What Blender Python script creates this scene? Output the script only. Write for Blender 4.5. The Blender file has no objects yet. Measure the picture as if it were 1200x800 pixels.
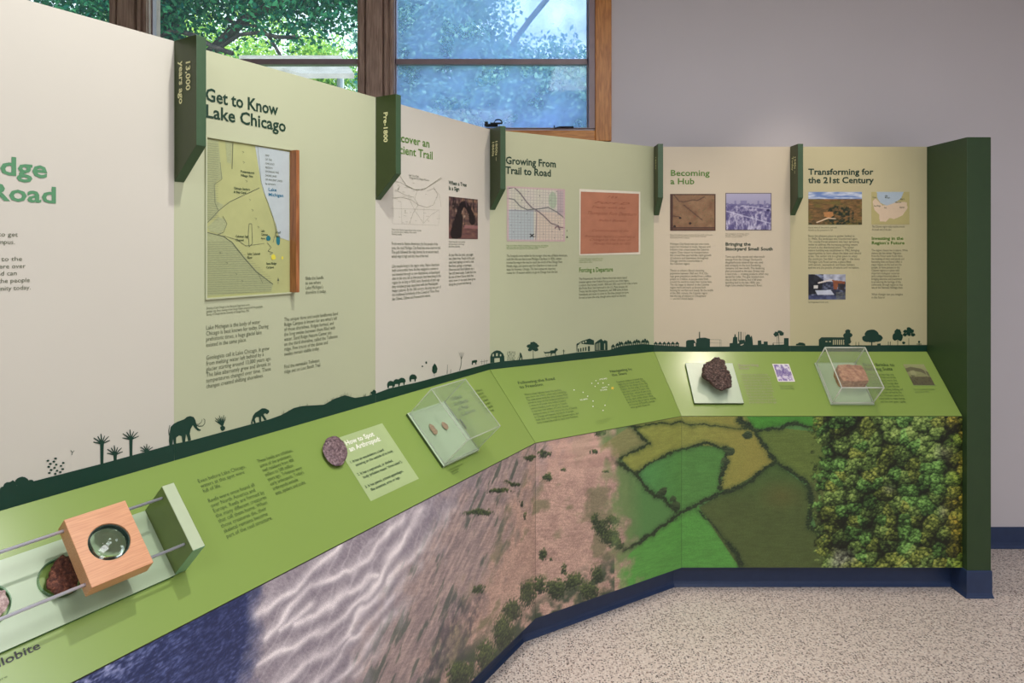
import bpy, bmesh, math, random
import numpy as np
from mathutils import Vector, noise as mnoise
from mathutils.geometry import tessellate_polygon
random.seed(7)
SC = bpy.context.scene
COL = SC.collection

# ------------------------------------------------------------------ camera, sky, sun, lamps, fill lights, exposure
F, YH, EYE = 770.0, 290.0, 1.62
cam_d = bpy.data.cameras.new('camera'); cam = bpy.data.objects.new('camera', cam_d); COL.objects.link(cam)
cam.location = (0, 0, EYE); cam.rotation_euler = (math.pi/2, 0, 0)
cam_d.sensor_width = 36; cam_d.lens = 36*F/1200; cam_d.shift_y = -(400-YH)/1200; cam_d.clip_start = .02; cam_d.clip_end = 200
SC.camera = cam

def s2l(c):
    c = c/255.0
    return c/12.92 if c <= .04045 else ((c+.055)/1.055)**2.4
def rgb(r, g, b): return (s2l(r), s2l(g), s2l(b), 1)

world = bpy.data.worlds.new('sky'); SC.world = world; world.use_nodes = True
wn = world.node_tree; bg = wn.nodes['Background']
wtc = wn.nodes.new('ShaderNodeTexCoord'); wsep = wn.nodes.new('ShaderNodeSeparateXYZ'); wramp = wn.nodes.new('ShaderNodeValToRGB')
wn.links.new(wtc.outputs['Generated'], wsep.inputs[0]); wn.links.new(wsep.outputs['Z'], wramp.inputs[0]); wn.links.new(wramp.outputs[0], bg.inputs[0])
wramp.color_ramp.elements[0].color = (.86, .93, 1, 1); wramp.color_ramp.elements[1].color = (.42, .64, 1, 1)
wramp.color_ramp.elements[0].position = .1; wramp.color_ramp.elements[1].position = .9
bg.inputs[1].default_value = 2.6
sun_d = bpy.data.lights.new('sun', 'SUN'); sun = bpy.data.objects.new('sun', sun_d); COL.objects.link(sun)
sun_d.energy = 9.0; sun_d.angle = .01; sun_d.color = (1, .93, .8)
sun.rotation_euler = Vector((-.55, -1, 1.15)).to_track_quat('Z', 'Y').to_euler()

def area(name, loc, size, energy, color, aim=None, sy=None, spread=math.pi):
    d = bpy.data.lights.new(name, 'AREA'); o = bpy.data.objects.new(name, d); COL.objects.link(o)
    d.shape = 'RECTANGLE'; d.size = size; d.size_y = sy or size; d.energy = energy; d.color = color; d.spread = spread
    o.location = loc
    if aim is not None: o.rotation_euler = (Vector(loc)-Vector(aim)).to_track_quat('Z', 'Y').to_euler()
    return o
def spot(name, loc, aim, energy, color, ang=75, r=.035, blend=.7):
    d = bpy.data.lights.new(name, 'SPOT'); o = bpy.data.objects.new(name, d); COL.objects.link(o)
    d.energy = energy; d.color = color; d.spot_size = math.radians(ang); d.spot_blend = blend; d.shadow_soft_size = r
    o.location = loc; o.rotation_euler = (Vector(loc)-Vector(aim)).to_track_quat('Z', 'Y').to_euler()
WARM = (1, .88, .74)
area('ambient_fill', (1.0, .6, 3.34), 1.2, 52, (.97, .97, 1), sy=1.2)  # unseen area lights added under the ceiling as ambient fill
area('ambient_fill', (2.4, -1.2, 3.34), 1.2, 40, (.95, .97, 1), sy=1.2)
area('ambient_fill', (-.6, -1.6, 3.34), 1.2, 34, (.88, .95, 1), sy=1.2)
spot('track_lamp', (0.03, 1.26, 3.2), (-.75, 1.6, 1.0), 78, (1, .98, .92), 95)
spot('track_lamp', (.75, 2.25, 3.2), (.25, 3.0, 1.1), 42, WARM, 72)
spot('track_lamp', (1.55, 2.93, 3.2), (1.45, 3.1, 1.05), 46, WARM, 66, r=.06)
spot('track_lamp', (1.35, 2.3, 3.2), (1.5, 3.2, 1.1), 24, WARM, 54, r=.06, blend=1)
SC.view_settings.view_transform = 'Standard'; SC.view_settings.look = 'None'
SC.view_settings.gamma = 1; SC.view_settings.use_curve_mapping = False
SC.view_settings.exposure = 0.0

# ------------------------------------------------------------------ materials
MATS = {}
def nd(nt, t, **kw):
    n = nt.nodes.new(t)
    for k, v in kw.items(): setattr(n, k, v)
    return n
def mat(name, c, rough=.5, var=.04, scale=30, bump=0, bscale=200, metal=0, spec=.5, stretch=None):
    if name in MATS: return MATS[name]
    m = bpy.data.materials.new(name); m.use_nodes = True; nt = m.node_tree; b = nt.nodes['Principled BSDF']
    tc = nd(nt, 'ShaderNodeTexCoord'); mp = nd(nt, 'ShaderNodeMapping'); nt.links.new(tc.outputs['Object'], mp.inputs[0])
    if stretch: mp.inputs['Scale'].default_value = stretch
    nz = nd(nt, 'ShaderNodeTexNoise'); nz.inputs['Scale'].default_value = scale; nz.inputs['Detail'].default_value = 4
    nt.links.new(mp.outputs[0], nz.inputs['Vector'])
    rp = nd(nt, 'ShaderNodeValToRGB'); nt.links.new(nz.outputs['Fac'], rp.inputs[0])
    e = rp.color_ramp.elements; e[0].position = .3; e[1].position = .7
    e[0].color = tuple(x*(1-var) for x in c[:3])+(1,); e[1].color = tuple(min(1, x*(1+var)) for x in c[:3])+(1,)
    nt.links.new(rp.outputs[0], b.inputs['Base Color'])
    b.inputs['Roughness'].default_value = rough; b.inputs['Metallic'].default_value = metal
    b.inputs['Specular IOR Level'].default_value = spec
    if bump:
        n2 = nd(nt, 'ShaderNodeTexNoise'); n2.inputs['Scale'].default_value = bscale; nt.links.new(mp.outputs[0], n2.inputs['Vector'])
        bp = nd(nt, 'ShaderNodeBump'); bp.inputs['Strength'].default_value = bump; bp.inputs['Distance'].default_value = .002
        nt.links.new(n2.outputs['Fac'], bp.inputs['Height']); nt.links.new(bp.outputs[0], b.inputs['Normal'])
    MATS[name] = m; return m
def wood(name, c1, c2, direction=(1, 1, 12), scale=14, rough=.4, dist=3.0, rot=0):
    m = bpy.data.materials.new(name); m.use_nodes = True; nt = m.node_tree; b = nt.nodes['Principled BSDF']
    tc = nd(nt, 'ShaderNodeTexCoord'); mp = nd(nt, 'ShaderNodeMapping', vector_type='TEXTURE'); mp.inputs['Scale'].default_value = tuple(1/x for x in direction); mp.inputs['Rotation'].default_value = (0, 0, rot)
    nt.links.new(tc.outputs['Object'], mp.inputs[0])
    nz = nd(nt, 'ShaderNodeTexNoise'); nz.inputs['Scale'].default_value = scale; nz.inputs['Detail'].default_value = 6; nz.inputs['Distortion'].default_value = dist*.2
    nt.links.new(mp.outputs[0], nz.inputs['Vector'])
    rp = nd(nt, 'ShaderNodeValToRGB'); nt.links.new(nz.outputs['Fac'], rp.inputs[0])
    e = rp.color_ramp.elements; e[0].position = .35; e[1].position = .62; e[0].color = c1; e[1].color = c2
    nt.links.new(rp.outputs[0], b.inputs['Base Color']); b.inputs['Roughness'].default_value = rough
    bp = nd(nt, 'ShaderNodeBump'); bp.inputs['Strength'].default_value = .15; bp.inputs['Distance'].default_value = .001
    nt.links.new(nz.outputs['Fac'], bp.inputs['Height']); nt.links.new(bp.outputs[0], b.inputs['Normal'])
    return m
def print_mat(name, rough=.42, var=.12, scale=900, spec=.4):
    m = bpy.data.materials.new(name); m.use_nodes = True; nt = m.node_tree; b = nt.nodes['Principled BSDF']
    at = nd(nt, 'ShaderNodeAttribute', attribute_name='print'); tc = nd(nt, 'ShaderNodeTexCoord')
    nz = nd(nt, 'ShaderNodeTexNoise'); nz.inputs['Scale'].default_value = scale; nt.links.new(tc.outputs['Object'], nz.inputs['Vector'])
    mr = nd(nt, 'ShaderNodeMapRange'); mr.inputs['From Min'].default_value = .3; mr.inputs['From Max'].default_value = .7
    mr.inputs['To Min'].default_value = 1-var; mr.inputs['To Max'].default_value = 1+var; nt.links.new(nz.outputs['Fac'], mr.inputs[0])
    vm = nd(nt, 'ShaderNodeVectorMath', operation='SCALE'); nt.links.new(at.outputs['Color'], vm.inputs[0]); nt.links.new(mr.outputs[0], vm.inputs['Scale'])
    nt.links.new(vm.outputs[0], b.inputs['Base Color']); b.inputs['Roughness'].default_value = rough; b.inputs['Specular IOR Level'].default_value = spec
    return m
def clear_mat(name, tint=(1, 1, 1, 1), milk=.06, milkcol=(.8, .85, .8, 1), gloss=.0, noisy=False, nscale=3):
    """thin clear sheet: transparent, a fresnel reflection and a little surface haze"""
    m = bpy.data.materials.new(name); m.use_nodes = True; nt = m.node_tree; nt.nodes.clear()
    out = nd(nt, 'ShaderNodeOutputMaterial'); tr = nd(nt, 'ShaderNodeBsdfTransparent'); tr.inputs[0].default_value = tint
    tl = nd(nt, 'ShaderNodeBsdfTranslucent'); tl.inputs[0].default_value = milkcol
    df = nd(nt, 'ShaderNodeBsdfDiffuse'); df.inputs[0].default_value = milkcol
    gl = nd(nt, 'ShaderNodeBsdfGlossy'); gl.inputs['Roughness'].default_value = .03
    hz = nd(nt, 'ShaderNodeMixShader'); hz.inputs[0].default_value = .5; nt.links.new(tl.outputs[0], hz.inputs[1]); nt.links.new(df.outputs[0], hz.inputs[2])
    m1 = nd(nt, 'ShaderNodeMixShader'); m1.inputs[0].default_value = milk
    if noisy:
        tc = nd(nt, 'ShaderNodeTexCoord'); nz = nd(nt, 'ShaderNodeTexNoise'); nz.inputs['Scale'].default_value = nscale; nz.inputs['Detail'].default_value = 5
        mr = nd(nt, 'ShaderNodeMapRange'); mr.inputs['From Min'].default_value = .3; mr.inputs['From Max'].default_value = .7
        mr.inputs['To Min'].default_value = milk*.45; mr.inputs['To Max'].default_value = milk*1.5
        nt.links.new(tc.outputs['Object'], nz.inputs['Vector']); nt.links.new(nz.outputs['Fac'], mr.inputs[0]); nt.links.new(mr.outputs[0], m1.inputs[0])
        hz.inputs[0].default_value = .15
    nt.links.new(tr.outputs[0], m1.inputs[1]); nt.links.new(hz.outputs[0], m1.inputs[2])
    lw = nd(nt, 'ShaderNodeLayerWeight'); lw.inputs[0].default_value = .5; pw = nd(nt, 'ShaderNodeMath', operation='POWER'); pw.inputs[1].default_value = 4; nt.links.new(lw.outputs['Facing'], pw.inputs[0])
    fr = nd(nt, 'ShaderNodeMath', operation='MULTIPLY_ADD'); fr.inputs[1].default_value = .4; fr.inputs[2].default_value = (.012 if noisy else .025); nt.links.new(pw.outputs[0], fr.inputs[0])
    m2 = nd(nt, 'ShaderNodeMixShader'); nt.links.new(fr.outputs[0], m2.inputs[0]); nt.links.new(m1.outputs[0], m2.inputs[1]); nt.links.new(gl.outputs[0], m2.inputs[2])
    nt.links.new(m2.outputs[0], out.inputs[0])
    return m

M_cream = mat('panel_cream', rgb(204, 199, 188), .45, .015, 2)
M_sage = mat('panel_sage', rgb(184, 188, 157), .45, .015, 2)
M_desk = mat('desk_green', rgb(132, 156, 78), .24, .015, 2, spec=.5)
M_band = mat('silhouette_green', rgb(12, 56, 43), .45, .05)
M_fin_shade = mat('marker_green_shaded', rgb(52, 66, 28), .42, .05)  # marker green darkened for the sides: their shade is put into the colour
M_fin_lit = mat('marker_green_lit', rgb(62, 88, 62), .42, .05)  # lighter copy for fronts and undersides: light painted into the same green
M_end = mat('end_panel_green', rgb(48, 72, 42), .5, .03)
M_navy = mat('rubber_navy', rgb(44, 62, 98), .42, .06)
M_wall = mat('wall_grey', rgb(214, 209, 214), .8, .01, 3, bump=.05)
M_white = mat('wall_white', rgb(210, 208, 205), .85, .01, 3)
M_dark = mat('ink_dark', rgb(26, 58, 42), .5)
M_mid = mat('ink_green', rgb(84, 128, 40), .5)
M_mid2 = mat('ink_sea_green', rgb(84, 140, 100), .5)
M_soft = mat('ink_soft', rgb(98, 104, 82), .5)
M_pale = mat('ink_pale_green', rgb(120, 140, 85), .5)
M_deskink = mat('ink_olive', rgb(70, 92, 36), .5)
M_softd = mat('ink_faint_olive', rgb(104, 128, 66), .5)
M_greyink = mat('ink_grey_green', rgb(150, 148, 120), .5)
M_cap = mat('ink_caption', rgb(120, 118, 96), .5)
M_whiteink = mat('ink_white', rgb(240, 240, 225), .5)
M_finink = mat('ink_cream', rgb(225, 222, 170), .5)
M_black = mat('ink_black', rgb(40, 42, 36), .5)
M_print = print_mat('photo_print')
M_mural = print_mat('mural_print', .38, .2, 420, .45)
M_plate = mat('specimen_plate', rgb(180, 196, 172), .3, .02)
M_plateedge = mat('plate_edge', rgb(66, 84, 46), .4, .05)
M_acr = clear_mat('acrylic', (.97, .99, .97, 1), .07, (.8, .85, .78, 1))
M_acredge = mat('acrylic_edge', rgb(226, 230, 214), .15, .02)
M_steel = mat('steel_rod', rgb(206, 206, 220), .3, .02, metal=.55)
M_beech = wood('beech', rgb(198, 138, 100), rgb(214, 156, 116), (1.2, 26, 26), 16, .38, 1.0, math.radians(58.6))
M_oak = wood('oak', rgb(178, 108, 44), rgb(214, 146, 72), (14, 14, 1.2), 9, .4)
M_oakh = wood('oak_horizontal', rgb(178, 108, 44), rgb(214, 146, 72), (1.2, 14, 14), 9, .4)
M_cherry = wood('cherry', rgb(134, 80, 44), rgb(168, 108, 66), (14, 14, 1.2), 10, .35)
M_brown = wood('weathered_wood', rgb(152, 124, 110), rgb(192, 162, 144), (14, 14, 1.0), 9, .55)
M_mauve = mat('window_metal', rgb(150, 130, 136), .4, .08, 20, spec=.5)
M_blackmetal = mat('latch_metal', rgb(30, 32, 34), .4, .05, metal=.6)

# ------------------------------------------------------------------ object helpers
def tag(o, label=None, cat=None, group=None, kind=None):
    if label: o['label'] = label
    if cat: o['category'] = cat
    if group: o['group'] = group
    if kind: o['kind'] = kind
    return o
def link_mesh(name, me, m=None, parent=None):
    o = bpy.data.objects.new(name, me); COL.objects.link(o)
    if m is not None:
        for x in (m if isinstance(m, (list, tuple)) else [m]): me.materials.append(x)
    if parent is not None: o.parent = parent; o.matrix_parent_inverse = parent.matrix_world.inverted() if False else o.matrix_parent_inverse
    return o
def mesh(name, verts, faces, m=None, parent=None, smooth=False, mi=None):
    me = bpy.data.meshes.new(name)
    if parent is not None:
        L = WORLDLOC.get(parent.name, Vector((0, 0, 0))); verts = [Vector(v)-L for v in verts]
    me.from_pydata([tuple(v) for v in verts], [], faces); me.validate(); 
    if mi: 
        for p, i in zip(me.polygons, mi): p.material_index = i
    if smooth:
        for p in me.polygons: p.use_smooth = True
    me.update()
    o = link_mesh(name, me, m, parent)
    if parent is not None: WORLDLOC[o.name] = WORLDLOC.get(parent.name, Vector((0, 0, 0)))
    return o
WORLDLOC = {}
def empty(name, loc, label, cat, group=None):
    o = bpy.data.objects.new(name, None); COL.objects.link(o); o.location = loc; o.empty_display_size = .05
    WORLDLOC[o.name] = Vector(loc)
    return tag(o, label, cat, group)
BOXF = [(0, 3, 2, 1), (4, 5, 6, 7), (0, 1, 5, 4), (1, 2, 6, 5), (2, 3, 7, 6), (3, 0, 4, 7)]
def boxpts(x0, x1, y0, y1, z0, z1):
    return [Vector(p) for p in ((x0, y0, z0), (x1, y0, z0), (x1, y1, z0), (x0, y1, z0), (x0, y0, z1), (x1, y0, z1), (x1, y1, z1), (x0, y1, z1))]
def bevel(o, w, seg=2):
    md = o.modifiers.new('bevel', 'BEVEL'); md.width = w; md.segments = seg; md.limit_method = 'ANGLE'; return o
def box(name, x0, x1, y0, y1, z0, z1, m, parent=None, bv=0):
    o = mesh(name, boxpts(x0, x1, y0, y1, z0, z1), BOXF, m, parent)
    if bv: bevel(o, bv)
    return o
def boxes(name, lst, m, parent=None):
    vs, fs = [], []
    for b in lst:
        n = len(vs); vs += boxpts(*b); fs += [tuple(i+n for i in f) for f in BOXF]
    return mesh(name, vs, fs, m, parent)

class Pl:
    """a flat face of the exhibit: origin, along, up, out"""
    def __init__(s, O, u, v):
        s.O, s.u, s.v = Vector(O), Vector(u).normalized(), Vector(v).normalized(); s.n = s.u.cross(s.v)
    def at(s, x, y, h=0):
        r = Vector(((x-600)/F, 1, -(y-YH)/F)); C = Vector((0, 0, EYE)); O = s.O+s.n*h
        q = C+r*((O-C).dot(s.n)/r.dot(s.n))-O
        return q.dot(s.u), q.dot(s.v)
    def pt(s, a, b, h=0): return s.O+s.u*a+s.v*b+s.n*h

c60 = math.radians(58.6)
d1 = Vector((math.cos(c60), math.sin(c60), 0)); B1 = Vector((-.0961, 2.845, 0)); B2 = Vector((.7208, 3.338, 0)); B3 = Vector((2.108, 3.338, 0))
d2 = (B2-B1).normalized(); d3 = Vector((1, 0, 0)); UP = Vector((0, 0, 1))
nn = [Vector((d.y, -d.x, 0)) for d in (d1, d2, d3)]
SL = -2.75                                  # left end of the left run, metres from the first corner
B0 = B1+d1*SL
def corner(i, off):                         # plan point at boundary i (0 left end, 1, 2 corners, 3 right end) moved out by off
    if i == 0: return B0+nn[0]*off
    if i == 3: return B3+nn[2]*off
    a, b = nn[i-1], nn[i]; m = (a+b).normalized(); return (B1, B2)[i-1]+m*(off/m.dot(a))
OFF = .262
F1, F2, F3 = corner(1, OFF), corner(2, OFF), corner(3, OFF)
ZT, ZB, ZF, ZM = EYE+.512, EYE-.528, EYE-.788, .123
W = [Pl(B1, d1, UP), Pl(B1, d2, UP), Pl(B2, d3, UP)]
D = []
for k, (B, d) in enumerate(((B1, d1), (B1, d2), (B2, d3))):
    vv = -(nn[k]*OFF+Vector((0, 0, ZF-ZB))); D.append(Pl((B.x, B.y, ZB), d, vv))
DL = (OFF**2+(ZF-ZB)**2)**.5
MU = [Pl(F1, d1, UP), Pl(F1, d2, UP), Pl(F2, d3, UP)]

def prism(name, pl, loops, h0, h1, m, parent=None, side=None):
    """flat shape with holes given in plane coordinates, thickness h0..h1"""
    vs, fs, mi = [], [], []; flat = [p for l in loops for p in l]; n = len(flat)
    tri = tessellate_polygon([[Vector((p[0], p[1], 0)) for p in l] for l in loops])
    for h in (h0, h1): vs += [pl.pt(p[0], p[1], h) for p in flat]
    for t in tri:
        a, b, c = [Vector((*flat[i], 0)) for i in t]
        if (b-a).cross(c-a).z < 0: t = (t[0], t[2], t[1])
        fs.append((t[0]+n, t[1]+n, t[2]+n)); mi.append(0); fs.append((t[0], t[2], t[1])); mi.append(0)
    k = 0
    for li, l in enumerate(loops):
        ar = sum(l[i][0]*l[(i+1) % len(l)][1]-l[(i+1) % len(l)][0]*l[i][1] for i in range(len(l)))
        ccw = (ar > 0) == (li == 0)
        for i in range(len(l)):
            a, b = k+i, k+(i+1) % len(l)
            fs.append((a, b, b+n, a+n) if ccw else (b, a, a+n, b+n)); mi.append(1 if side else 0)
        k += len(l)
    return mesh(name, vs, fs, [m, side] if side else m, parent, mi=mi)
def rect(a0, a1, b0, b1): return [(a0, b0), (a1, b0), (a1, b1), (a0, b1)]

class Ink:
    """flat print: polygons and strokes collected in one part"""
    def __init__(s, pl, h=.0008): s.pl, s.h, s.v, s.f = pl, h, [], []
    def loc(s, P): return [s.pl.at(x, y, s.h) for x, y in P]
    def poly(s, P, local=False, holes=()):
        Q = list(P) if local else s.loc(P); loops = [Q]+[list(hh) if local else s.loc(hh) for hh in holes]
        flat = [p for l in loops for p in l]
        n = len(s.v); s.h += 1.2e-5; s.v += [s.pl.pt(a, b, s.h) for a, b in flat]
        for t in tessellate_polygon([[Vector((p[0], p[1], 0)) for p in l] for l in loops]):
            a, b, c = [Vector((*flat[i], 0)) for i in t]
            if (b-a).cross(c-a).z < 0: t = (t[0], t[2], t[1])
            s.f.append(tuple(i+n for i in t))
        return s
    def line(s, P, w, w2=None, local=False):
        s.h += 4e-6; Q = list(P) if local else s.loc(P); w2 = w if w2 is None else w2
        for i in range(len(Q)-1):
            (a, b), (c, d) = Q[i], Q[i+1]; L = math.hypot(c-a, d-b) or 1; nx, ny = -(d-b)/L/2, (c-a)/L/2
            t0, t1 = i/(len(Q)-1), (i+1)/(len(Q)-1); wa, wb = w+(w2-w)*t0, w+(w2-w)*t1
            n = len(s.v)
            s.v += [s.pl.pt(a-nx*wa, b-ny*wa, s.h), s.pl.pt(c-nx*wb, d-ny*wb, s.h), s.pl.pt(c+nx*wb, d+ny*wb, s.h), s.pl.pt(a+nx*wa, b+ny*wa, s.h)]
            s.f.append((n, n+1, n+2, n+3))
        return s
    def blob(s, x, y, rx, ry, n=16, j=.15):
        return s.poly([(x+rx*math.cos(t)*(1+random.uniform(-j, j)), y+ry*math.sin(t)*(1+random.uniform(-j, j))) for t in [i*2*math.pi/n for i in range(n)]])
    def build(s, name, m, parent): return mesh(name, s.v, s.f, m, parent)

# ---- lettering
def glyphs(body, bold, linesp=1.0):
    c = bpy.data.curves.new('t', 'FONT'); c.body = body; c.size = 1; c.offset = bold; c.resolution_u = 2; c.space_line = linesp
    o = bpy.data.objects.new('t', c); COL.objects.link(o)
    me = bpy.data.meshes.new_from_object(o); bpy.data.objects.remove(o); bpy.data.curves.remove(c)
    vs = [(v.co.x, v.co.y) for v in me.vertices]; fs = [tuple(p.vertices) for p in me.polygons]; bpy.data.meshes.remove(me)
    return vs, fs
CAPH = max(y for x, y in glyphs('H', 0)[0])
def text(pl, parent, name, lines, p0, p1, pr, m, bold=0.0, capf=.74, last=None, h=.001, cap_px=None, right=None, shear=0):
    """lines of lettering: p0/p1 baseline starts of first/last line, pr a point at the right end of the longest line"""
    a0, b0 = pl.at(*p0, h)
    n = (last if last is not None else len(lines)-1)
    if cap_px: cap = 1.06*abs(pl.at(p0[0], p0[1]-cap_px, h)[1]-b0)
    if n > 0 and p1: 
        sp = (b0-pl.at(*p1, h)[1])/n
        if not cap_px: cap = sp*capf
    else: sp = cap/.56 if cap_px else .01
    size = cap/CAPH
    data = []; wmax = 0
    for l in lines:
        if l.strip(): vs, fs = glyphs(l, bold*1.1)
        else: vs, fs = [], []
        data.append((vs, fs)); 
        if vs: wmax = max(wmax, max(x for x, y in vs))
    width = abs(pl.at(*pr, h)[0]-a0) if pr else wmax*size
    sx = width/wmax
    V, Fc = [], []
    for i, (vs, fs) in enumerate(data):
        k = len(V); sh = 0
        if right and vs: sh = width-max(x for x, y in vs)*sx
        V += [pl.pt(a0+sh+(x+y*shear)*sx, b0-i*sp+y*size, h) for x, y in vs]; Fc += [tuple(j+k for j in f) for f in fs]
    return mesh(name, V, Fc, m, parent)

# ---- numpy noise for the printed pictures
def _h(ix, iy, seed):
    n = (ix.astype(np.int64)*374761393+iy.astype(np.int64)*668265263+seed*1442695041) & 0xffffffff
    n = ((n ^ (n >> 13))*1274126177) & 0xffffffff
    return ((n ^ (n >> 16)) & 0xffff)/65535.0
def vn(x, y, seed=0):
    ix, iy = np.floor(x), np.floor(y); fx, fy = x-ix, y-iy; fx = fx*fx*(3-2*fx); fy = fy*fy*(3-2*fy)
    a, b, c, d = _h(ix, iy, seed), _h(ix+1, iy, seed), _h(ix, iy+1, seed), _h(ix+1, iy+1, seed)
    return (a*(1-fx)+b*fx)*(1-fy)+(c*(1-fx)+d*fx)*fy
def fbm(x, y, seed=0, o=4):
    s = 0; a = .5; t = 0
    for i in range(o): s = s+a*vn(x*2**i, y*2**i, seed+i*17); t += a; a *= .5
    return s/t
def worley(x, y, seed=0):
    ix, iy = np.floor(x), np.floor(y); best = np.full(x.shape, 9.0); idv = np.zeros(x.shape); hx = np.zeros(x.shape); hy = np.zeros(x.shape)
    for dx in (-1, 0, 1):
        for dy in (-1, 0, 1):
            cx, cy = ix+dx, iy+dy; px, py = cx+_h(cx, cy, seed), cy+_h(cx, cy, seed+5)
            dd = np.hypot(px-x, py-y); mk = dd < best; best = np.where(mk, dd, best); idv = np.where(mk, _h(cx, cy, seed+9), idv)
            hx = np.where(mk, x-px, hx); hy = np.where(mk, y-py, hy)
    return best, idv, hx, hy
def inpoly(X, Y, P):
    r = np.zeros(X.shape, bool)
    for i in range(len(P)):
        (x0, y0), (x1, y1) = P[i], P[(i+1) % len(P)]
        if y0 == y1: continue
        r ^= ((Y < y0) != (Y < y1)) & (X < (x1-x0)*(Y-y0)/(y1-y0)+x0)
    return r
def pdist(X, Y, P):
    best = np.full(X.shape, 1e9)
    for (x0, y0), (x1, y1) in zip(P[:-1], P[1:]):
        vx, vy = x1-x0, y1-y0; L = vx*vx+vy*vy or 1; t = np.clip(((X-x0)*vx+(Y-y0)*vy)/L, 0, 1)
        best = np.minimum(best, np.hypot(X-x0-t*vx, Y-y0-t*vy))
    return best
def C3(r, g, b): return np.array([r, g, b], float)
def mix(A, B, t):
    t = np.clip(t, 0, 1)[..., None]; return A*(1-t)+B*t
def picture(name, pl, a0, a1, b0, b1, fn, nx, ny, parent, h=.0012, m=None, gain=1.0):
    """print sampled on a fine grid; fn(A,B,u,v)->sRGB colours"""
    A, B = np.meshgrid(np.linspace(a0, a1, nx+1), np.linspace(b0, b1, ny+1)); U, V = np.meshgrid(np.linspace(0, 1, nx+1), np.linspace(1, 0, ny+1))
    c = np.clip(fn(A, B, U, V)*gain, 0, 255)/255.0; lin = np.where(c <= .04045, c/12.92, ((c+.055)/1.055)**2.4)
    O = np.array(pl.O+pl.n*h)-np.array(WORLDLOC.get(parent.name, Vector((0, 0, 0))) if parent else (0, 0, 0)); u = np.array(pl.u); v = np.array(pl.v)
    co = (O+A[..., None]*u+B[..., None]*v).reshape(-1, 3).astype(np.float32)
    me = bpy.data.meshes.new(name); nv = len(co); me.vertices.add(nv); me.vertices.foreach_set('co', co.ravel())
    i = np.arange(nx*ny); r, q = i//nx, i % nx; k = r*(nx+1)+q
    idx = np.stack([k, k+1, k+nx+2, k+nx+1], 1).astype(np.int32)
    me.loops.add(nx*ny*4); me.loops.foreach_set('vertex_index', idx.ravel()); me.polygons.add(nx*ny)
    me.polygons.foreach_set('loop_start', (i*4).astype(np.int32)); me.update(calc_edges=True)
    at = me.color_attributes.new('print', 'FLOAT_COLOR', 'POINT')
    at.data.foreach_set('color', np.concatenate([lin.reshape(-1, 3), np.ones((nv, 1))], 1).astype(np.float32).ravel())
    o = link_mesh(name, me, m or M_print, parent); WORLDLOC[o.name] = WORLDLOC.get(parent.name, Vector((0, 0, 0))) if parent else Vector((0, 0, 0))
    return o

# ------------------------------------------------------------------ room
YW = 3.55
def structure(o): o['kind'] = 'structure'; return o
def floor_mat():
    m = bpy.data.materials.new('terrazzo'); m.use_nodes = True; nt = m.node_tree; b = nt.nodes['Principled BSDF']
    tc = nd(nt, 'ShaderNodeTexCoord'); prev = None
    base = nd(nt, 'ShaderNodeTexNoise'); base.inputs['Scale'].default_value = 90; base.inputs['Detail'].default_value = 3; nt.links.new(tc.outputs['Object'], base.inputs['Vector'])
    rp = nd(nt, 'ShaderNodeValToRGB'); e = rp.color_ramp.elements; e[0].position = .35; e[1].position = .65
    e[0].color = rgb(206, 190, 180); e[1].color = rgb(230, 216, 207); nt.links.new(base.outputs['Fac'], rp.inputs[0]); prev = rp.outputs[0]
    for sc, th, c in ((120, .27, rgb(232, 222, 214)), (90, .26, rgb(176, 160, 152)), (112, .19, rgb(126, 112, 106)), (82, .15, rgb(62, 54, 56)), (60, .12, rgb(40, 36, 40)), (64, .12, rgb(126, 98, 82))):
        v = nd(nt, 'ShaderNodeTexVoronoi'); v.inputs['Scale'].default_value = sc; nt.links.new(tc.outputs['Object'], v.inputs['Vector'])
        lt = nd(nt, 'ShaderNodeMath', operation='LESS_THAN'); lt.inputs[1].default_value = th*1.6; nt.links.new(v.outputs['Distance'], lt.inputs[0])
        # only some cells carry a chip
        sp = nd(nt, 'ShaderNodeSeparateColor'); nt.links.new(v.outputs['Color'], sp.inputs[0])
        g = nd(nt, 'ShaderNodeMath', operation='GREATER_THAN'); g.inputs[1].default_value = .5; nt.links.new(sp.outputs[0], g.inputs[0])
        mu = nd(nt, 'ShaderNodeMath', operation='MULTIPLY'); nt.links.new(lt.outputs[0], mu.inputs[0]); nt.links.new(g.outputs[0], mu.inputs[1])
        mx = nd(nt, 'ShaderNodeMix', data_type='RGBA'); nt.links.new(mu.outputs[0], mx.inputs[0]); nt.links.new(prev, mx.inputs[6]); mx.inputs[7].default_value = c; prev = mx.outputs[2]
    nt.links.new(prev, b.inputs['Base Color']); b.inputs['Roughness'].default_value = .45; b.inputs['Specular IOR Level'].default_value = .3
    return m
structure(box('floor', -3.5, 4.5, -3.2, YW+.2, -.1, 0, floor_mat()))
structure(box('ceiling', -3.5, 4.5, -3.2, YW+.2, 3.4, 3.5, M_white))
WX0, WX1, WZ0, WZ1 = -3.2, .445, 2.262, 3.22       # opening in the back wall
structure(boxes('wall_back', [(-3.5, 4.5, YW, YW+.2, 0, WZ0), (-3.5, 4.5, YW, YW+.2, WZ1, 3.4), (WX1, 4.5, YW, YW+.2, WZ0, WZ1), (-3.5, WX0, YW, YW+.2, WZ0, WZ1)], M_wall))
structure(box('wall_left', -3.6, -3.5, -3.2, YW+.2, 0, 3.4, M_white)); structure(box('wall_right', 4.5, 4.6, -3.2, YW+.2, 0, 3.4, M_wall))
structure(box('wall_front', -3.5, 4.5, -3.3, -3.2, 0, 3.4, M_white))
def wz(y): return EYE-(y-YH)/F*YW
def wx(x): return (x-600)/F*YW
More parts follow.
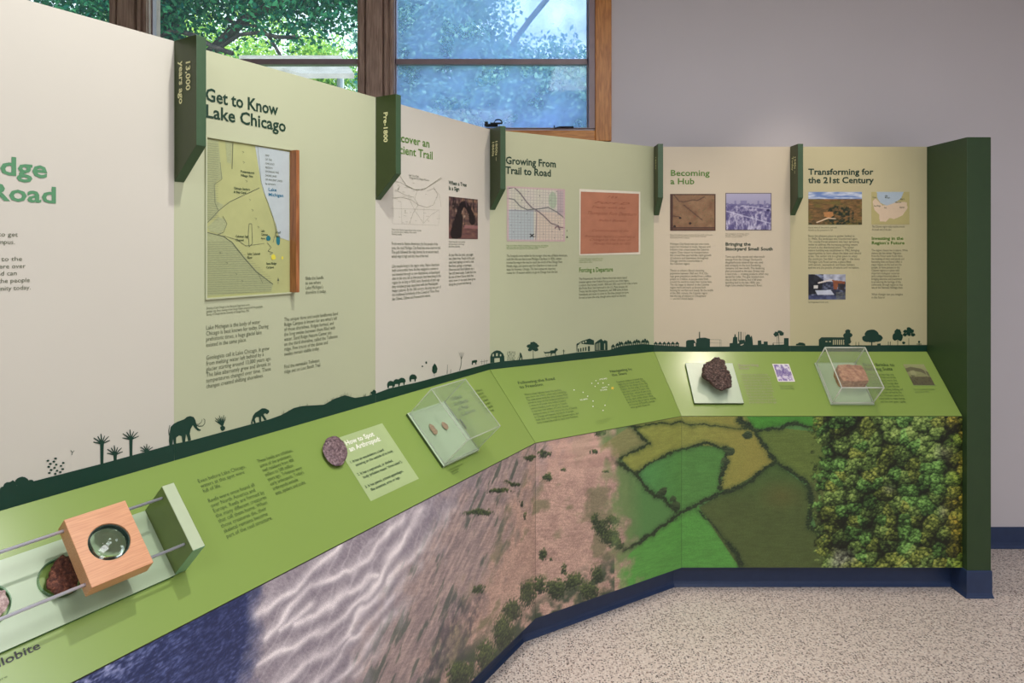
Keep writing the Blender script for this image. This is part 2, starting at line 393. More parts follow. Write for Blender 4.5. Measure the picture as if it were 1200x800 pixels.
# rubber cove baseboard (flared foot)
def sweep(name, pts, prof, m, parent=None):
    """profile (off,z) swept along plan polyline pts given as functions of off"""
    vs, fs = [], []; n = len(prof)
    for p in pts:
        for o, z in prof: q = p(o); vs.append((q.x, q.y, z))
    for i in range(len(pts)-1):
        for j in range(n-1): fs.append((i*n+j, (i+1)*n+j, (i+1)*n+j+1, i*n+j+1))
    fs.append(tuple(range(n))[::-1]); fs.append(tuple(range((len(pts)-1)*n, len(pts)*n)))
    return mesh(name, vs, fs, m, parent)
cove = [(0, .112), (.004, .112), (.005, .104), (.005, .03), (.008, .014), (.017, .003), (.017, 0), (0, 0)]
structure(sweep('baseboard_back', [lambda o, X=X: Vector((X, YW-o, 0)) for X in (-3.5, 4.5)], cove, M_navy))

# windows: brown mullion posts, oak casing, three sashes
PX0, PX1 = wx(687), wx(690)
structure(boxes('trim_1', [(wx(697), wx(716), YW-.022, YW, wz(166), 3.3)], M_oak))
bevel(bpy.data.objects['trim_1'], .004)
structure(boxes('trim_2', [(-3.3, wx(697), YW-.022, YW, wz(166), wz(153.5))], M_oakh)); bevel(bpy.data.objects['trim_2'], .004)
def post(name, x0, x1):
    a, b = wx(x0), wx(x1); w = b-a
    return structure(boxes(name, [(a, b, YW-.0, YW+.12, WZ0, WZ1), (a+w*.06, a+w*.2, YW-.014, YW, WZ0, WZ1), (a+w*.27, b-w*.30, YW-.028, YW, WZ0, WZ1), (b-w*.25, b-w*.16, YW-.018, YW, WZ0, WZ1), (b-w*.1, b-w*.02, YW-.012, YW, WZ0, WZ1)], M_brown))
post('trim_3', 419, 462); post('trim_4', 128, 174)
structure(box('trim_5', wx(690), wx(697), YW-.012, YW+.1, WZ0, WZ1, M_mauve)); structure(box('trim_6', -3.2, wx(690), YW-.012, YW+.1, WZ0, wz(150), M_mauve))
M_glassL = clear_mat('window_glass', (.93, .98, .97, 1), .03, (.7, .8, .9, 1))
M_glassR = clear_mat('dusty_window_glass', (.78, .88, 1, 1), .34, (.5, .66, 1, 1), noisy=True, nscale=5)
def window(k, x0, x1, glass, label):
    w = empty('window_%d' % k, (wx((x0+x1)/2), YW+.06, wz(150)), None, None); w['kind'] = 'structure'; w['label'] = label
    a, b = wx(x0), wx(x1); z0, z1 = wz(150), WZ1; r0, r1 = wz(73.5), wz(67)
    f = .006
    for nm, bx in (('sash_rail', (a, b, YW+.03, YW+.075, r0, r1)), ('bottom_bead', (a, b, YW+.03, YW+.07, z0, z0+f)),
                   ('side_bead', (a, a+f, YW+.03, YW+.07, z0, z1)), ('side_bead', (b-f, b, YW+.03, YW+.07, z0, z1))):
        o = box(nm, *bx, M_mauve, w, .001)
    box('pane', a+f, b-f, YW+.05, YW+.053, z0+f, r0, glass, w); box('pane', a+f, b-f, YW+.05, YW+.053, r1, z1, glass, w)
    return w
window(1, -92, 128, M_glassL, 'leftmost window pane pair, mostly hidden by the exhibit panel')
window(2, 174, 419, M_glassL, 'clear window between two brown posts')
w3 = window(3, 462, 690, M_glassR, 'right hand window with hazy bluish glass')
def latch(x, parent):
    X = wx(x); z = wz(149)
    vs = boxes('latch', [(X-.035, X+.03, YW-.03, YW+.0, z, z+.012), (X-.04, X-.022, YW-.045, YW+.0, z+.002, z+.022), (X-.01, X+.055, YW-.05, YW-.04, z+.008, z+.016)], M_blackmetal, parent)
latch(577, w3)
# thin wire latch further right
def tube(name, pts, r, m, parent=None, seg=12, closed=False):
    vs, fs = [], []; n = len(pts)
    for i, p in enumerate(pts):
        p = Vector(p); a = Vector(pts[max(0, i-1)]); b = Vector(pts[min(n-1, i+1)]); t = (b-a).normalized()
        x = t.cross(Vector((0, 0, 1)) if abs(t.z) < .9 else Vector((1, 0, 0))).normalized(); y = t.cross(x)
        for k in range(seg): th = 2*math.pi*k/seg; vs.append(p+x*math.cos(th)*r+y*math.sin(th)*r)
    for i in range(n-1):
        for k in range(seg): fs.append((i*seg+k, i*seg+(k+1) % seg, (i+1)*seg+(k+1) % seg, (i+1)*seg+k))
    fs.append(tuple(range(seg))[::-1]); fs.append(tuple(range((n-1)*seg, n*seg)))
    return mesh(name, vs, fs, m, parent, smooth=True)
tube('latch', [(wx(649), YW-.02, wz(148)), (wx(650), YW-.02, wz(151)), (wx(655), YW-.02, wz(149.5)), (wx(672), YW-.02, wz(149.5))], .004, M_blackmetal, w3, 8)
tube('latch_hook', [Vector((wx(584)+.02*math.cos(t), YW-.045, wz(148.5)+.016+.014*math.sin(t))) for t in [i*.5 for i in range(-1, 9)]], .0035, M_blackmetal, w3, 8)

# ------------------------------------------------------------------ outside: trees, slab standing in for a reflection, ground
structure(box('ground_outside', -40, 40, YW+.3, 60, -.3, -.1, mat('grass_outside', rgb(90, 120, 60), .9, .2, 3)))
def leaf_mat(name, c1, c2, tr=.5):
    m = bpy.data.materials.new(name); m.use_nodes = True; nt = m.node_tree; nt.nodes.clear()
    out = nd(nt, 'ShaderNodeOutputMaterial'); at = nd(nt, 'ShaderNodeAttribute', attribute_name='tone'); rp = nd(nt, 'ShaderNodeValToRGB')
    nt.links.new(at.outputs['Fac'], rp.inputs[0]); rp.color_ramp.elements[0].color = c1; rp.color_ramp.elements[1].color = c2
    df = nd(nt, 'ShaderNodeBsdfDiffuse'); tl = nd(nt, 'ShaderNodeBsdfTranslucent'); mx = nd(nt, 'ShaderNodeMixShader'); mx.inputs[0].default_value = tr
    nt.links.new(rp.outputs[0], df.inputs[0]); nt.links.new(rp.outputs[0], tl.inputs[0]); nt.links.new(df.outputs[0], mx.inputs[1]); nt.links.new(tl.outputs[0], mx.inputs[2]); nt.links.new(mx.outputs[0], out.inputs[0])
    return m
M_leafd = leaf_mat('leaves_dark', rgb(10, 74, 76), rgb(70, 140, 96)); M_leafy = leaf_mat('leaves_sunny', rgb(80, 150, 90), rgb(200, 222, 110)); M_leafb = leaf_mat('leaves_cool', rgb(60, 120, 130), rgb(170, 205, 170))
M_bark = mat('bark', rgb(58, 50, 50), .9, .3, 12, bump=.6, bscale=40)
def tree(x, y, h, crown, label, lm, nleaf, ls, seed, branches):
    rnd = np.random.default_rng(seed); t = empty('tree', (x, y, -.1), label, 'tree', None)
    pts = [(x+.15*math.sin(z*1.3+seed), y, z) for z in np.linspace(-.1, h*.8, 8)]
    tube('trunk', pts, .16, M_bark, t, 10)
    for br in branches: 
        n = 7; P = []
        for i in range(n):
            f = i/(n-1); P.append(Vector(br[0]).lerp(Vector(br[1]), f)+Vector((0, 0, .18*math.sin(f*3.1)+.05*math.sin(9*f+seed))))
        vs = tube('branch', P, br[2], M_bark, t, 8)
    cl = []
    for (cx, cy, cz, rx, ry, rz, wgt) in crown:
        k = int(nleaf*wgt/sum(c[6] for c in crown)); nc = max(8, k//160)
        cc = rnd.normal(size=(nc, 3)); cc /= np.linalg.norm(cc, axis=1)[:, None]; cc *= (rnd.random((nc, 1))**.4)*np.array([rx, ry, rz]); cc += (cx, cy, cz)
        q = cc[rnd.integers(0, nc, k)]+rnd.normal(size=(k, 3))*np.array([.26, .26, .16]); cl.append(q)
    c = np.concatenate(cl); k = len(c)
    a = rnd.normal(size=(k, 3)); a /= np.linalg.norm(a, axis=1)[:, None]; b = np.cross(a, rnd.normal(size=(k, 3))); b /= np.linalg.norm(b, axis=1)[:, None]
    s = ls*(.6+.8*rnd.random((k, 1))); c = c-np.array([x, y, -.1])
    co = np.stack([c-a*s, c+b*s*.55, c+a*s, c-b*s*.55], 1).reshape(-1, 3).astype(np.float32)
    me = bpy.data.meshes.new('foliage'); me.vertices.add(4*k); me.vertices.foreach_set('co', co.ravel()); me.loops.add(4*k); me.loops.foreach_set('vertex_index', np.arange(4*k, dtype=np.int32))
    me.polygons.add(k); me.polygons.foreach_set('loop_start', np.arange(0, 4*k, 4, dtype=np.int32)); me.update(calc_edges=True)
    at = me.attributes.new('tone', 'FLOAT', 'POINT'); at.data.foreach_set('value', np.repeat(rnd.random(k), 4).astype(np.float32))
    o = link_mesh('foliage', me, lm, t); o['kind'] = 'stuff'
tree(-4.6, 8.6, 6.2, [(-3.8, 8.2, 5.1, 2.6, 1.0, .75, 3), (-5.4, 8.4, 4.6, 1.6, 1.0, .9, 1.4), (-2.5, 8.0, 4.75, .8, .7, .5, .7)], 'dark green tree with a long bough outside the clear window', M_leafd, 34000, .036, 3,
     [((-4.6, 8.6, 3.6), (-2.2, 8.0, 4.9), .06), ((-4.2, 8.4, 3.9), (-2.6, 8, 4.2), .025), ((-3.6, 8.3, 4.5), (-2.7, 8.1, 3.8), .02), ((-5.0, 8.4, 4.2), (-3.4, 8.0, 4.0), .03)])
tree(-7.0, 15.6, 8, [(-7.0, 15.6, 5.8, 3.9, 1.4, 1.9, 3), (-4.4, 15.4, 5.1, 1.7, 1.1, 1.3, 1.2)], 'sunny yellow-green tree behind the dark tree outside', M_leafy, 34000, .05, 5, [((-7.0, 15.6, 3), (-4.6, 15.4, 5.9), .07)])
tree(-1.0, 11.5, 7, [(-1.3, 11.4, 5.2, 1.5, 1.0, 1.5, 2.2), (.3, 11.2, 4.3, 1.4, 1, .7, 1.6), (-.6, 11.6, 3.9, 1.9, 1, .7, 2.2)], 'cool green tree seen through the hazy window', M_leafb, 60000, .045, 8,
     [((-1, 11.5, 3.2), (.6, 11.2, 5.9), .05), ((-1, 11.5, 3.4), (-1.9, 11.3, 5.4), .04), ((-.8, 11.4, 3.8), (1.2, 11.2, 4.4), .03)])
tree(2.6, 17, 7.5, [(1.6, 17, 4.7, 2.6, 1.5, 1.0, 2), (3.2, 17, 5.3, 1.6, 1.2, 1.2, 1)], 'distant pale tree low in the hazy window', M_leafb, 30000, .07, 11, [((2.6, 17, 3), (1.2, 16.8, 5.6), .06)])
cp = empty('reflection_slab', (-2.2, 7.6, -.1), 'pale sloping slab outside standing in for a reflection below the clear window rail', 'reflection_slab')  # slab added outside to stand in for a reflection in the pane
YC = 6.5
def oc(x, y, Y): return Vector(((x-600)/F*Y, Y, EYE-(y-YH)/F*Y))
ca = [oc(280, 70, YC+.8), oc(399, 70, YC+.8), oc(415, 92, YC-.1), oc(352, 92, YC-.1)]
mesh('slab_sheet', ca+[p+Vector((0, 0, .05)) for p in ca], [(0, 3, 2, 1), (4, 5, 6, 7), (0, 1, 5, 4), (1, 2, 6, 5), (2, 3, 7, 6), (3, 0, 4, 7)], mat('reflection_white', rgb(128, 126, 124), .6, .2, 6), cp)
for p in (ca[0], ca[1]): tube('post', [(p.x, p.y, -.1), (p.x, p.y, p.z)], .04, mat('slab_post', rgb(200, 200, 196), .6), cp, 8)

# ------------------------------------------------------------------ exhibit: six upper panels
T = .018
SE1, SE2, SE3 = -1.424, -.709, .692
def upper(label, k, s0, s1, m, c0=None, c1=None):
    pl = W[k]
    f0 = corner(c0, 0) if c0 is not None else pl.pt(s0, 0); f1 = corner(c1, 0) if c1 is not None else pl.pt(s1, 0)
    g0 = corner(c0, -T) if c0 is not None else f0-pl.n*T; g1 = corner(c1, -T) if c1 is not None else f1-pl.n*T
    base = (f0+f1)/2; e = empty('display_panel', (base.x, base.y, ZB), label, 'panel', 'upper panels of the curved exhibit')
    vs = [Vector((p.x, p.y, z)) for z in (ZB, ZT) for p in (f0, f1, g1, g0)]
    mesh('board', vs, BOXF, m, e)
    return e
G = .00015
P1 = upper('leftmost cream display panel ending in the green words dge and Road', 0, SL, SE1-G, M_cream, c0=0)
P2 = upper('sage display panel headed Get to Know Lake Chicago with a framed sliding map', 0, SE1+G, SE2-G, M_sage)
P3 = upper('cream display panel headed Discover an Ancient Trail with a bent tree photo', 0, SE2+G, 0, M_cream, c1=1)
P4 = upper('wide sage display panel headed Growing From Trail to Road', 1, 0, 1, M_sage, c0=1, c1=2)
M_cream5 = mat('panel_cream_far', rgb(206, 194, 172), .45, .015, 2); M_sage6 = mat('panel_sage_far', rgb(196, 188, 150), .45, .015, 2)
P5 = upper('cream display panel headed Becoming a Hub between two green markers', 2, 0, SE3-G, M_cream5, c0=2)
P6 = upper('rightmost sage display panel headed Transforming for the 21st Century', 2, SE3+G, 1, M_sage6, c1=3)
for p in (P1, P2, P3, P4, P5, P6): del p['group']
def wpx(k, a, z):                # photo point of a place on wall face k
    p = W[k].pt(a, z); return (600+F*p.x/p.y, YH-F*(p.z-EYE)/p.y)
def band(k, a0, a1, top, parent):
    """dark ground strip: bottom on the desk line, top outline given by photo points"""
    ink = Ink(W[k]); q = ink.loc(top); q[0] = (a0, q[0][1]); q[-1] = (a1, q[-1][1])
    ink.poly([(a0, ZB), (a1, ZB)]+q[::-1], local=True); return ink
def fern(ink, x, y, r, n, w, a0=-1.2, a1=1.2, up=0):
    for i in range(n):
        t = a0+(a1-a0)*i/(n-1); L = r*(1 if i % 2 else .85)
        p = [(x, y), (x+L*.6*math.sin(t), y-L*.65*math.cos(t)), (x+L*math.sin(t), y-L*math.cos(t)+up*abs(t))]
        ink.line(p, w, w*.5)
# panel 1
b = band(0, SL, SE1-G, [(-190, 622), (0, 574), (38, 564), (120, 543), (204, 520)], P1)
b.blob(11, 570, 7, 6); b.blob(26, 565, 8, 6.5, j=.1); b.blob(36, 566, 4, 4); b.blob(5, 573, 5, 3); b.blob(15, 568, 5, 5)
for x, yb, yt in ((119.5, 543, 517), (135, 539, 530), (153.5, 534, 512)):
    b.line([(x, yb+1), (x, yt+3)], .0062, .008); s = 1.0 if yb != 539 else .95
    fern(b, x, yt+3, 12*s, 7, .0034, -1.35, 1.15)
fern(b, 172, 529, 9, 7, .0032, -1.4, 1.4)
for x, y0, n in ((59, 554, 5), (66, 555, 6), (72, 553, 4)):
    for i in range(n): b.blob(x+(1.2 if i % 2 else -1.2)+i*(.3 if x > 66 else -.4), y0-i*3.6, 1.8, 1.2, 6)
b.line([(84, 533), (85, 530)], .0012); b.line([(85, 530), (82.8, 527.5)], .0012); b.line([(85, 530), (87, 527.8)], .0012)
# mammoth straddles the seam between panels one and two
mam = [(198, 516.5), (199, 506), (200, 500), (203.5, 496.5), (208, 494), (212, 492.5), (216, 491), (219, 488.3), (223, 487.3), (227, 488.5), (229, 492), (230, 496), (231, 500.5), (234, 503), (235.5, 502.8), (235, 504.6), (231.5, 504.5), (228, 501), (226, 498), (223.5, 502.5), (222.5, 508), (224, 515.5), (220.5, 516.5), (219.5, 512), (218, 508.5), (217, 517.4), (213.8, 518), (213, 511), (210, 510), (206.5, 512.5), (206.4, 520), (203.8, 520.3), (203, 514), (202, 521), (198.8, 521.5)]
def clipx(P, x0, keep_left):
    out = []; n = len(P)
    ins = (lambda p: p[0] <= x0) if keep_left else (lambda p: p[0] >= x0)
    for i in range(n):
        a, c = P[i], P[(i+1) % n]
        if ins(a): out.append(a)
        if ins(a) != ins(c): t = (x0-a[0])/(c[0]-a[0]); out.append((x0, a[1]+t*(c[1]-a[1])))
    return out
b.poly(clipx(mam, 204, True)); b.build('ground_silhouette', M_band, P1)
tx = lambda *a, **k: text(W[0], *a, **k)
for i, (wd, xr, y, cp_) in enumerate((('Ridge', 55.6, 211, 21), ('to Road', 65.6, 243.2, 20))):
    tx(P1, 'heading', [wd], (-36 if i == 0 else -66, 201 if i == 0 else 231), None, (xr, y), M_mid2, bold=.021, cap_px=cp_*.97)
for wd, xr, y in (('Walk the trail to get', 21, 277), ('to know the campus.', 17.5, 285.8), ('that led directly to the', 26, 305.4), ('city, from where over', 30, 313.8), ('time the road can', 19.6, 322.2), ('connect the people', 35, 330.2), ('and community today.', 36, 338.8)):
    a, bb = W[0].at(xr, y); L = len(wd)*.0056; q = wpx(0, a-L, bb)
    tx(P1, 'body_text', [wd], q, None, (xr, y), M_soft, cap_px=5.0)
# panel 2
b = band(0, SE1+G, SE2-G, [(204, 520), (224, 516), (316, 491), (330, 486), (344, 478), (354, 475.6), (380, 474), (392, 467), (404, 463), (416, 466), (430, 464), (440, 461)], P2)
b.poly(clipx(mam, 204, False))
b.line([(229.5, 498), (233, 499.2), (237.5, 499), (240, 496), (240.2, 492), (238.5, 490.5)], .0022, .0012); b.line([(229, 497), (233, 497), (236, 494.5), (237, 491)], .002, .001)
b.line([(199, 498), (197.8, 504), (198.2, 510)], .0016)
fern(b, 261, 499, 13, 7, .0032, -.95, .3); b.blob(261, 501.5, 3, 3); fern(b, 261, 499, 9, 4, .0018, -.8, .4)
b.poly([(295, 492), (296.5, 487), (299, 483.5), (303, 481), (307, 478.3), (311, 478.3), (315.5, 480.8), (315.3, 483.2), (313, 485.2), (310.5, 484), (308.8, 485.5), (311, 489), (312.6, 491.5), (309.8, 492.3), (307.5, 488.6), (306, 487.2), (306.2, 494), (303.8, 494), (303.5, 488.5), (300.5, 488.6), (298.6, 491), (299.8, 495.2), (297.8, 496), (296.3, 492.5), (295.8, 496.4), (294, 496.6)])
for i in range(46):
    x = random.choice((random.uniform(330, 385), random.uniform(383, 412), random.uniform(425, 438))); y = np.interp(x, [330, 344, 354, 380, 392, 404, 416, 430, 440], [486, 478, 475.6, 474, 467, 463, 466, 464, 461])
    b.line([(x, y+1), (x+random.uniform(-1, 2.5), y-random.uniform(1.5, 4.5))], .0012, .0004)
b.blob(438, 460.5, 3, 3.4, j=.3); b.build('ground_silhouette', M_band, P2)
tx(P2, 'heading', ['Get to Know'], (240.5, 117.5), None, (326, 135.5), M_dark, bold=.02, cap_px=14); tx(P2, 'heading', ['Lake Chicago'], (240.5, 137), None, (335, 154), M_dark, bold=.02, cap_px=14)
tx(P2, 'caption', ['Drawing of Lake Chicago at the Glenwood Stage based on the', 'geologic map. Bretz, Geology of the Chicago Region, prepared with the geographic', 'Society of Chicago and the University of Chicago Press, 1955.'], (242, 362.4), (242, 369.8), (308, 359), M_soft)
tx(P2, 'body_text', ['Lake Michigan is the body of water', 'Chicago is best known for today. During', 'prehistoric times, a huge glacial lake', 'existed in the same place.'], (241.4, 386.4), (241.4, 406.6), (314.6, 384), M_soft)
tx(P2, 'body_text', ['Geologists call it Lake Chicago. It grew', 'from melting water left behind by a', 'glacier starting around 13,000 years ago.', 'The lake alternately grew and shrunk as', 'temperatures changed over time. These', 'changes created shifting shorelines.'], (241.6, 421.6), (241.6, 455), (318, 421), M_soft)
tx(P2, 'body_text', ["The unique dune and swale landforms Sand", "Ridge Campus is known for are what's left", 'of those shorelines. Ridges formed, and', 'the long swales between them filled with', 'water. Sand Ridge Nature Center sits', 'on the third shoreline, called the Tolleston', 'ridge. Few traces of the dunes and', 'swales remain visible today.'], (333, 376.4), (333, 417), (396, 369), M_soft)
tx(P2, 'body_text', ['Find the namesake Tolleston', 'ridge out on Lost Beach Trail.'], (333, 431.8), (333, 437.6), (376, 424), M_soft)
tx(P2, 'body_text', ['Slide the handle', 'to see where', "Lake Michigan's", 'shoreline is today.'], (358, 328), (358, 344.6), (382.4, 342.4), M_soft)
# sliding map: printed sheet, inset shadow frame, wooden handle
ma0, ma1, mz0, mz1 = -1.338, -1.068, 1.489, 1.905
fr = prism('map_frame', W[0], [rect(ma0-.004, ma1+.013, mz0-.004, mz1+.004), rect(ma0, ma1+.0095, mz0, mz1)], 0, .006, M_sage, P2)
mp = Ink(W[0], .0008).poly(rect(ma0, ma1, mz0, mz1), local=True).build('map', mat('map_olive', rgb(172, 175, 120), .5, .05, 20), P2)
i = Ink(W[0], .0014); i.poly([(299, 171), (339, 178), (339, 282), (327, 278), (323, 262), (318, 248), (314, 236), (309, 225), (306, 214), (303, 195)]); i.build('map_lake', mat('map_lake_blue', rgb(178, 188, 190), .5), mp)
i = Ink(W[0], .0013); i.poly([(242, 162), (256, 165), (259, 196), (261, 209), (254, 212), (252, 218), (254, 236), (262, 240), (252, 254), (242, 262)])
i.poly([(242, 272), (260, 276), (272, 283), (286, 300), (300, 316), (320, 333), (318, 341), (242, 346.5)]); i.poly([(264, 165), (272, 167), (271, 192), (266, 190)]); i.poly([(243, 266), (256, 254), (264, 257), (265, 266), (258, 274), (246, 271)])
i.build('map_marsh', mat('map_marsh_green', rgb(158, 164, 122), .5, .12, 120, stretch=(1, 1, 8)), mp)
i = Ink(W[0], .0018)
for L, w in ((((242, 262), (256, 247), (262, 242), (270, 236), (304, 220)), .0014), (((242, 272), (262, 277), (272, 284), (286, 302), (300, 318), (320, 333)), .0022), (((262, 276), (278, 281), (288, 288), (310, 285)), .001), (((302, 172), (306, 212), (311, 230), (320, 255), (325, 280)), .001),
             (((273, 167), (272, 198)), .002), (((292, 262), (295, 262), (296, 285), (292, 289), (291, 275), (292, 262)), .0014), (((256, 247), (252, 238), (251, 216), (260, 210), (258, 190)), .001), (((261, 253), (266, 262), (262, 272), (255, 275)), .0014), (((303, 321), (308, 332)), .001), (((313, 284), (318, 290), (314, 294), (320, 296), (316, 298)), .0012), (((323, 262), (324, 268), (320, 284)), .0012)):
    i.line(L, w)
for y in np.arange(168, 258, 2.6): i.line([(243, y), (256, y+1.2)], .0005)
for y in np.arange(284, 346, 2.6): i.line([(243, y), (min(318, 262+(y-276)*1.1), y+.2-(min(318, 262+(y-276)*1.1)-243)*.03)], .0005)
for x, y in ((285, 178), (286, 190), (289, 212), (293, 234), (296, 246), (300, 256), (303, 266), (258, 296), (266, 308), (277, 321), (284, 329)): i.line([(x-1.5, y-1), (x+1, y), (x-.5, y+1.4)], .0008)
i.poly([(326, 325), (327.4, 329), (324.8, 329)]); i.line([(326, 330), (326, 333)], .001); i.build('map_lines', M_soft, mp)
i = Ink(W[0], .0018); i.blob(314.5, 279, 2.6, 3.4, 8); i.blob(326, 282, 2.6, 5, 8); i.build('map_inland_lakes', mat('map_teal', rgb(30, 110, 120), .5), mp)
for q in ((320.5, 301.5, 3, 3, 8, .3), (331, 302, 1.2, 2, 6)): Ink(W[0], .0018).blob(*q).build('map_highlight', mat('map_yellow', rgb(214, 204, 70), .5), mp)
for ls, p0, pr, m_, bo in ((['Lake', 'Michigan'], (314.5, 223.5), (332, 231), mat('ink_teal', rgb(40, 110, 140), .5), .02), (['Potawatomi', 'Village Site'], (282, 202), (298, 204), M_dark, .012), (['Chicago Sanitary', '& Ship Canal'], (274, 221.5), (293, 222), M_dark, .012), (['Lake', 'Calumet', 'Area'], (306, 271.5), (314, 274), M_dark, .01), (['Wolf', 'Lake'], (323, 273.5), (329, 276), M_dark, .01), (['Calumet Sag', 'Channel'], (276, 278), (290.5, 279), M_dark, .01), (['Lake Calumet', 'River'], (290, 298.5), (305, 299), M_dark, .01), (['Sand Ridge', 'Campus'], (312, 310), (324, 311), M_dark, .01)):
    tx(mp, 'map_lettering', ls, p0, (p0[0], p0[1]+4.4*(len(ls)-1)*(1.35 if bo == .02 else 1)), pr, m_, bold=bo, capf=.6, h=.002)
tx(mp, 'map_title', ['MAP', 'OF THE', 'CHICAGO', 'REGION', 'SHOWING THE', 'SHORE LINES', 'OF ANCIENT LAKES', 'by surveyors'], (311, 183), (311, 216), (331, 210), M_soft, capf=.5, h=.002)
hb = prism('slide_handle', W[0], [rect(ma1-.003, ma1+.009, mz0, mz1)], .001, .030, M_cherry, P2); bevel(hb, .0015)
# panel 3
b = band(0, SE2+G, 0, [(440, 461), (456, 455), (488, 448), (530, 437), (574, 425.4)], P3)
def bison(x, y, s=1.0):
    b.poly([(x-4*s, y), (x-4.5*s, y-3*s), (x-3.5*s, y-6*s), (x-1*s, y-7.6*s), (x+2*s, y-7.2*s), (x+4*s, y-5.5*s), (x+4.6*s, y-3*s), (x+3.4*s, y-1.8*s), (x+3*s, y+1*s), (x+1.9*s, y+1*s), (x+1.6*s, y-1.8*s), (x-2*s, y-1.6*s), (x-2.4*s, y+1.2*s), (x-3.4*s, y+1.2*s)])
for x, y in ((458, 453.6), (465, 451.6), (471, 450), (484, 446)): bison(x, y)
b.blob(499.5, 425, 1.2, 1.6, 6); b.blob(495, 429, 1.2, 1, 6)
b.line([(509, 441), (509, 430)], .002); b.poly([(509.3, 425.5), (511.4, 428), (512.8, 432), (511.6, 436.5), (508.5, 438), (506.4, 435), (506.6, 430)])
b.line([(524, 438), (524.3, 427)], .004, .002); b.line([(528, 437), (528.4, 432.5)], .003, .002)
b.line([(538.5, 434), (540, 429), (540.8, 424), (540.6, 418)], .004, .0015)
for dx in (-3, -1.8, -.6, .6, 1.8, 3): b.line([(540.7, 421), (541+dx*.7, 416), (541+dx*1.1, 412.5)], .001, .0005)
b.poly([(552.8, 426.5), (553, 422.6), (556, 421.8), (558.8, 421.6), (559.4, 423.4), (558.4, 424.6), (558.2, 427), (557.4, 427.2), (557, 424.8), (554.4, 425), (554, 427.8)])
for x in (564.5, 567.5, 570.5): b.line([(x, 427), (x, 421)], .002, .001); b.line([(563, 423.7), (572, 422.5)], .0012)
b.build('ground_silhouette', M_band, P3)
tx(P3, 'heading', ['Discover an', 'Ancient Trail'], (455.5, 163), (455.5, 177.2), (507, 188.6), M_mid, bold=.014, capf=.68)
tx(P3, 'subheading', ['When a Tree', 'Is a Sign'], (525.8, 215.8), (525.8, 222.2), (546.8, 218), M_dark, bold=.02, capf=.68)
i = Ink(W[0], .0009)
for L, w in ((((459, 202), (468, 205), (476, 217), (486, 222), (497, 222), (507, 215), (517, 208)), .0016), (((462, 203), (463, 212), (470, 214), (478, 219), (489, 223), (500, 220), (518, 209)), .001), (((460, 232), (470, 231), (482, 234), (490, 240), (500, 243), (508, 240), (513, 228), (508, 219)), .001), (((463, 222), (470, 226), (476, 229), (485, 231)), .001), (((489, 223), (486, 233), (490, 240), (484, 250), (480, 262)), .001), (((480, 234), (487, 248), (496, 261)), .0007), (((470, 236), (471, 262)), .0005), (((458, 244), (515, 246), (514, 263)), .0005), (((497, 244), (496, 262), (505, 252), (514, 246)), .0006), (((460, 203), (460, 262), (514, 264)), .0004), (((500, 224), (508, 221), (515, 228), (517, 243)), .0007)):
    i.line(L, w)
for n in range(34):
    x, y = random.uniform(461, 513), random.uniform(212, 262); i.line([(x, y), (x+random.uniform(1, 4), y+random.uniform(-.4, .6))], .0006)
i.line([(466, 222), (469, 218)], .003, .0005); i.line([(475, 246), (475, 250)], .003, .0006); i.build('trail_map', M_cap, P3)
tx(P3, 'map_title', ['Indian Trails and Villages', 'of Chicago and of Cook, DuPage and Will Counties'], (479.5, 206), (479.5, 209), (503, 213.5), M_soft)
tx(P3, 'caption', ['Trails of the Calumet region, drawn in the early days', 'by a local surveyor. Courtesy of the county', 'historical society.'], (459, 269.7), (459, 275), (494, 272), M_soft)
tx(P3, 'body_text', ['From west to Native Americans, the first people of the', 'area, the road Michigan City Road was once a narrow trail.', 'The path followed the ridge formed by an ancient beach,', 'which kept it high and dry, free of the mud.'], (459, 287), (459, 302), (516.5, 292), M_soft)
tx(P3, 'body_text', ['Like people living in the region today, Native Americans', 'built communities here. As they engaged in commerce', 'and traveled through to new destinations, archaeological', 'sites in this area tell us that people have been living in this', 'region for as long as 9,000 years. Hundreds of years ago', 'they included groups associated with the Mississippian', 'Huber cultures. By the 18th century, this area was part of', 'the traditional homelands of the Council of Three Fires:', 'the Odawa, Ojibwe and Potawatomi nations.'], (459.5, 313.5), (459.5, 352), (516.8, 324), M_soft)
tx(P3, 'caption', ['A bent tree that once marked', 'the way along a trail through', 'the forest preserves.'], (525.8, 284), (525.8, 289.6), (545, 286), M_soft)
tx(P3, 'body_text', ['As you hike the trails, you might', 'see a bent tree. People of the past', 'used bent saplings to mark a trail,', 'find food, springs, or portages.', 'Historians and local folklore say a', 'few still stand today. Could this tree', 'be one of them? Some think that', 'wind, snow or ice made them grow', 'along the ground and then up.'], (526, 300), (526, 334.6), (557.8, 315), M_soft)
def rectpx(pl, p0, p1):
    a0, b1 = pl.at(*p0); a1, b0 = pl.at(*p1); return a0, a1, b0, b1
